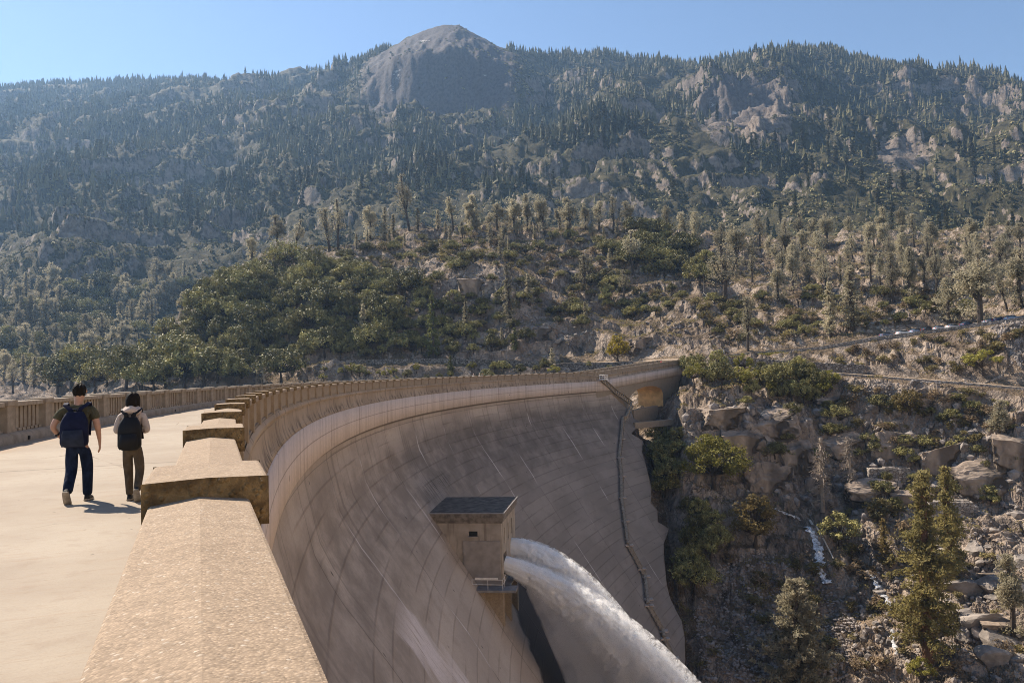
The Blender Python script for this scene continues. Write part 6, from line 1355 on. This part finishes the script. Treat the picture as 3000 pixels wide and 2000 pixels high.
# ------------------------------------------------------------------ boulders and rubble
def rock_mesh(seed, sub=2, amp=.34):
    import bmesh
    bm = bmesh.new(); bmesh.ops.create_icosphere(bm, subdivisions=sub, radius=1.0); rg = np.random.default_rng(seed)
    pl = rg.normal(size=(10, 3)); pl /= np.linalg.norm(pl, axis=1)[:, None]; dd = rg.uniform(.38, .8, 10)
    for v in bm.verts:
        p = np.array(v.co); 
        for q, d in zip(pl, dd):
            e = p @ q - d
            if e > 0: p = p - q * e
        v.co = Vector(p * (1 + .012 * rg.normal()))
    me = bpy.data.meshes.new('boulder'); bm.to_mesh(me); bm.free(); me.materials.append(M['boulder']); return me
RK = [rock_mesh(i, 3) for i in range(6)]
for poly, n, sd, lo, hi, (h0, h1), lab, grp in [
  ([(2760, 1560), (2995, 1540), (2995, 1980), (2800, 1900)], 40, 31, 130, 190, (12, 105), 'angular granite boulder heaped on the lower right slope', 'boulders of the lower right slope'),
  ([(2500, 1640), (2700, 1600), (2760, 1750), (2650, 1850)], 12, 32, 140, 185, (12, 30), 'grey boulder beside the stream left of the tallest pine', 'boulders beside the stream'),
  ([(2100, 1880), (2320, 1900), (2320, 1998), (2080, 1998)], 14, 33, 140, 160, (14, 34), 'shaded boulder at the bottom of the talus beside the dam edge', 'boulders beside the dam edge'),
  ([(2700, 1470), (2995, 1480), (2995, 1560), (2760, 1560)], 14, 34, 170, 200, (14, 34), 'pale block of the broken ledge below the lower ruined wall', 'blocks of the broken ledge'),
  ([(1380, 960), (1750, 960), (1800, 1040), (1350, 1040)], 18, 35, 270, 330, (10, 24), 'pale rock outcrop at the foot of the hill cliffs', 'rocks at the hill foot')]:
    for i, (px, py, p) in enumerate(scatter(poly, n, sd, 22, lo, hi)):
        o = link('boulder', RK[(i + sd) % 6]); r_ = (h0 + (h1 - h0) * random.random() ** 2.4) * p[1] / F * .6; o.location = (p[0], p[1], p[2] - r_ * .12); o.scale = (r_ * random.uniform(.9, 1.5), r_ * random.uniform(.8, 1.2), r_ * random.uniform(.6, .9)); o.rotation_euler = (random.uniform(-.4, .4), random.uniform(-.4, .4), random.uniform(0, 6.28)); tag(o, lab, 'boulder', grp)
def rubble(name, poly, n, seed, lo, hi, r0, r1, lab):
    rg = np.random.default_rng(seed); base = rock_mesh(seed + 50, 1); bv = np.array([v.co for v in base.vertices]); bf = np.array([p.vertices[:] for p in base.polygons]); b = MB()
    d_ = []
    xs = [q[0] for q in poly]; ys = [q[1] for q in poly]; k = 0
    while k < n:
        px, py = rg.uniform(min(xs), max(xs)), rg.uniform(min(ys), max(ys))
        if not inside(px, py, poly): continue
        p = at(px, py, lo, hi); r = rg.uniform(r0, r1) * rg.uniform(.5, 1) ; a = rg.uniform(0, 6.28); m = np.array([[math.cos(a), -math.sin(a), 0], [math.sin(a), math.cos(a), 0], [0, 0, 1]])
        b.add((bv * rg.uniform(.6, 1.2, 3)) @ m.T * r + p + [0, 0, r * .02], bf); k += 1
    o = b.build(name, M['rubble']); o['kind'] = 'stuff'; o['label'] = lab
rubble('rubble', [(2120, 1640), (2220, 1620), (2330, 1660), (2420, 1720), (2520, 1800), (2480, 1998), (2060, 1998), (2030, 1800)], 2600, 41, 135, 190, .18, .75, 'grey broken talus stones filling the canyon floor')
rubble('rubble', [(2440, 1100), (2700, 1135), (2995, 1165), (2995, 1230), (2500, 1170)], 500, 42, 195, 225, .25, .8, 'loose stones below the edge of the dirt track')
rubble('rubble', [(2900, 960), (2998, 930), (2998, 1090)], 500, 43, 190, 225, .25, .8, 'pale rubble slope under the high end of the road')

rubble('rubble', [(1995, 1190), (2400, 1200), (2995, 1180), (2995, 1520), (2500, 1500), (2250, 1480), (2020, 1480)], 380, 44, 160, 222, .4, 2.2, 'broken blocks lying on the ledges of the right bank')
rubble('rubble', [(2480, 1500), (2995, 1500), (2995, 1998), (2500, 1998)], 700, 45, 130, 190, .2, 1.3, 'loose stones between the boulders of the lower right slope')
rubble('rubble', [(1050, 740), (1500, 700), (2100, 740), (2900, 760), (2900, 930), (2100, 1000), (1350, 1040)], 900, 46, 240, 440, .3, 1.7, 'scattered grey rocks on the open hillside')
# ------------------------------------------------------------------ cover of the mountains
def far_tree_mesh(rg, n):
    """n conifers of unit height, each a stack of ragged cones"""
    k = 7; tiers = ((.02, .42, 1.0), (.25, .68, .78), (.5, 1.0, .52)); V = []; Fc = []; base = 0
    an = np.arange(k) * 2 * np.pi / k
    for z0, z1, w in tiers:
        a = an[None] + rg.uniform(0, 6.28, (n, 1)); rr_ = w * rg.uniform(.55, 1.15, (n, k)); ring = np.stack([np.cos(a) * rr_, np.sin(a) * rr_, np.broadcast_to(z0, (n, k)) + rg.uniform(-.06, .06, (n, k))], -1)
        tip = np.stack([rg.normal(size=n) * .05, rg.normal(size=n) * .05, np.full(n, z1)], -1)[:, None]
        V.append(np.concatenate([ring, tip], 1)); f = np.array([[j, (j + 1) % k, k] for j in range(k)]) + base; Fc.append(f); base += k + 1
    return np.concatenate(V, 1), np.concatenate(Fc)
def pick(n, seed, mask):
    """points of the terrain grid, weighted by ground area and mask"""
    w = (np.gradient(X, axis=0) * np.gradient(Y, axis=1) * mask).ravel(); w = np.cumsum(w); rg = np.random.default_rng(seed)
    idx = np.searchsorted(w, rg.uniform(0, w[-1], n)); i, j = np.unravel_index(np.minimum(idx, X.size - 1), X.shape)
    u = uu[i] + rg.uniform(-.5, .5, n) * .0019; y = Y[i, j] + rg.uniform(-.5, .5, n) * np.gradient(yy)[j]
    return np.stack([u * y, y, Hxy(u * y, y)], 1)
onscreen = (PX > -250) & (PX < 3250)
clump = np.clip(fbm(X / 150, Y / 220, 4, 91) * 2.4 + .45, 0.02, 1); clump2 = np.clip(fbm(X / 60, Y / 80, 3, 95) * 1.6 + .5, .02, 1)
dens = np.where((PX < 1150) & (PY < 560), 1.0, .0); dens = np.maximum(dens, ((PX >= 1050) & (PX < 1560) & (PY > 330) & (PY < 560)) * .85)
dens = np.maximum(dens, ((PX > 1480) & (PX < 2060) & (PY < 430)) * 1.0); dens = np.maximum(dens, ((PX >= 2060) & (PY < 260)) * .75)
dens = np.maximum(dens, ((PX > 2000) & (PY >= 250) & (PY < 480)) * .32); dens = np.maximum(dens, ((PX < 900) & (PY >= 540) & (PY < 690)) * .42)
dens = np.maximum(dens, ((PY >= 430) & (PY < 700) & (PX >= 900)) * .10)
dens = dens * (Y > 520) * (Y < 2700) * onscreen * clump * (1 - .93 * np.clip(rock * 1.3 - .2, 0, 1)) * (1 - np.clip(dome * 1.6 * (PY < 330), 0, 1))
sky_d = LD[len(LINES) - 1][:, None]
dens = np.where((Y > sky_d - 40) & (Y < sky_d + 30), np.maximum(dens, .55 * onscreen * (1 - ((PX > 1090) & (PX < 1480)))), dens)
dens = np.where(Y > sky_d + 60, 0, dens)
NF = 22000; Pf = pick(NF, 51, dens); rg = np.random.default_rng(52)
hf = rg.uniform(5, 26, NF) ** 1.0 * np.where(rg.random(NF) < .12, 1.25, 1) * np.interp(Pf[:, 1], [520, 1000, 3000], [.75, .95, 1.0]); wf = hf * rg.uniform(.16, .27, NF)
qx, qy = proj(Pf); big = hf / Pf[:, 1] * ((qx > 0) & (qx < 3000) & (qy > 60))
order = np.argsort(-big); ind = order[:230]; rest = order[230:]
V, Fc = far_tree_mesh(rg, len(rest)); k_ = V.shape[1]; V = V * np.stack([wf[rest], wf[rest], hf[rest]], 1)[:, None, :] + (Pf[rest] - [0, 0, .5])[:, None, :]
b = MB(); b.add(V.reshape(-1, 3), (Fc[None] + (np.arange(len(rest)) * k_)[:, None, None]).reshape(-1, 3)); o = b.build('forest', M['far_conifer']); o['kind'] = 'stuff'; o['label'] = 'dark conifer forest covering the hazy mountainside'
FT = []
for i in range(6):
    c, t = conifer(600 + i, w=(.16, .2, .13)[i % 3], lp=3, whorls=15, leaf=.04, low=.12, rag=.5); n0 = c; 
    m_ = MB(); 
    for v_, in zip(c.v): m_.v.append(v_)
    m_.f4 = c.f4; m_.m4 = c.m4; m_.n = c.n
    m_.tube([(0, 0, -.05), (0, 0, .5), (0, 0, .95)], [.018, .012, .004], 5, 1); FT.append(m_.mesh('far_conifer', [M['far_conifer'], M['bark']]))
for i in ind:
    o = link('conifer', FT[i % 6]); o.location = Pf[i] - [0, 0, .4]; o.scale = (hf[i] * rg.uniform(.9, 1.3),) * 2 + (hf[i],); o.rotation_euler = (0, 0, rg.uniform(0, 6.28))
    tag(o, 'single dark conifer among the brush at the foot of the mountainside', 'conifer', 'conifers of the lower mountainside')
# brush
bm_ = np.where((Y > 500) & (Y < 1750), .9, .0) * onscreen * clump2 * (1 - .9 * np.clip(rock * 1.3 - .2, 0, 1)) * np.where((PX < 1150) & (PY < 400), .4, 1) * np.interp(Y, [500, 900, 1800], [1.6, 1.2, .5])
NB = 34000; Pb_ = pick(NB, 53, bm_); sb = rg.uniform(1.0, 3.2, NB) * np.interp(Pb_[:, 1], [500, 1800], [.8, 1.25]); C_ = []; S_ = []; D_ = []
for k in range(9):
    d = rg.normal(size=(NB, 3)); d /= np.linalg.norm(d, axis=1)[:, None]; d[:, 2] = np.abs(d[:, 2]); C_.append(Pb_ + d * sb[:, None] * [.9, .9, .75]); S_.append(sb * .62); D_.append(d)
b = MB(); b.leaves(np.concatenate(C_), np.concatenate(S_), rg, .75, 0, 0, np.concatenate(D_), .4); o = b.build('brush', M['far_brush']); o['kind'] = 'stuff'; o['label'] = 'olive chaparral brush carpeting the lower mountain slopes'
# ground cover near by
gm_ = ((Y > 256) & (Y < 470)) * (PX > 420) * (PX < 3100) * (1 - .8 * np.clip(rock, 0, 1)) * np.clip(fbm(X / 16, Y / 16, 3, 99) * 1.8 + .5, 0, 1) * (1 - road)
gm_ = gm_ + ((Y > 150) & (Y <= 256)) * (PX > 1980) * (PX < 3100) * 1.3 * (1 - .75 * np.clip(rock, 0, 1)) * np.clip(fbm(X / 9, Y / 9, 3, 98) * 1.8 + .3, 0, 1) * (1 - road)
NG = 22000; Pg = pick(NG, 54, gm_); sg = rg.uniform(.25, .95, NG); C_ = []; S_ = []
for k in range(22):
    d = rg.normal(size=(NG, 3)); d /= np.linalg.norm(d, axis=1)[:, None]; d[:, 2] = np.abs(d[:, 2]); C_.append(Pg + d * sg[:, None] * [1.1, 1.1, .8]); S_.append(sg * .26)
b = MB(); b.leaves(np.concatenate(C_), np.concatenate(S_), rg, .6, 0, .1); o = b.build('undergrowth', M['shrub_near'] if 'shrub_near' in M else M['shrub']); o['kind'] = 'stuff'; o['label'] = 'low scrub growing between the rocks of the near slopes'

# ------------------------------------------------------------------ air, sky, sun, camera
hz = NT('haze'); q = hz.n('ShaderNodeVolumePrincipled'); q.inputs['Color'].default_value = (.38, .63, 1.0, 1); q.inputs['Density'].default_value = HAZE; q.inputs['Anisotropy'].default_value = .38
hz.t.links.new(q.outputs[0], hz.out.inputs['Volume'])
xm = float(np.abs(X).max()) + 30; hb = MB(); z0, z1 = float(Z.min()) - 6 - 25, float(Z.max()) + 45
hb.box((0, 1700, (z0 + z1) / 2), (2 * xm, 4200, z1 - z0)); o = hb.build('haze', hz.mat); o['kind'] = 'stuff'; o['label'] = 'thin blue summer haze filling the valley'
w = bpy.data.worlds.new('World'); scene.world = w; w.use_nodes = True; nt = w.node_tree; nt.nodes.clear()
sky = nt.nodes.new('ShaderNodeTexSky'); sky.sky_type = 'NISHITA'; sky.sun_disc = False; sky.sun_elevation = math.asin(SUN[2]); sky.sun_rotation = math.atan2(SUN[0], SUN[1]); sky.altitude = 1200; sky.air_density = 1.0; sky.dust_density = DUST; sky.ozone_density = 1.0
bg = nt.nodes.new('ShaderNodeBackground'); bg.inputs[1].default_value = SKY; ow = nt.nodes.new('ShaderNodeOutputWorld'); nt.links.new(sky.outputs[0], bg.inputs[0]); nt.links.new(bg.outputs[0], ow.inputs[0])
sl = bpy.data.lights.new('sun', 'SUN'); sl.energy = SUNE; sl.angle = rad(.53); sl.color = (1.0, .87, .72); so = link('sun', sl); so.rotation_euler = Vector(SUN).to_track_quat('Z', 'Y').to_euler()
cam = bpy.data.cameras.new('camera'); cam.sensor_width = 36; cam.lens = 36 * F / 3000; cam.clip_start = .05; cam.clip_end = 12000
co_ = link('camera', cam); co_.matrix_world = Matrix.Rotation(math.pi / 2 + PITCH, 4, 'X') @ Matrix.Rotation(ROLL, 4, 'Z'); scene.camera = co_
scene.view_settings.view_transform = 'Standard'; scene.view_settings.look = 'None'; scene.view_settings.exposure = EXPO; scene.view_settings.gamma = 1.0
scene.cycles.max_bounces = 6; scene.cycles.volume_bounces = 3; scene.cycles.transparent_max_bounces = 8; scene.cycles.use_denoising = True; scene.cycles.denoising_prefilter = 'NONE'; scene.cycles.filter_width = 1.0
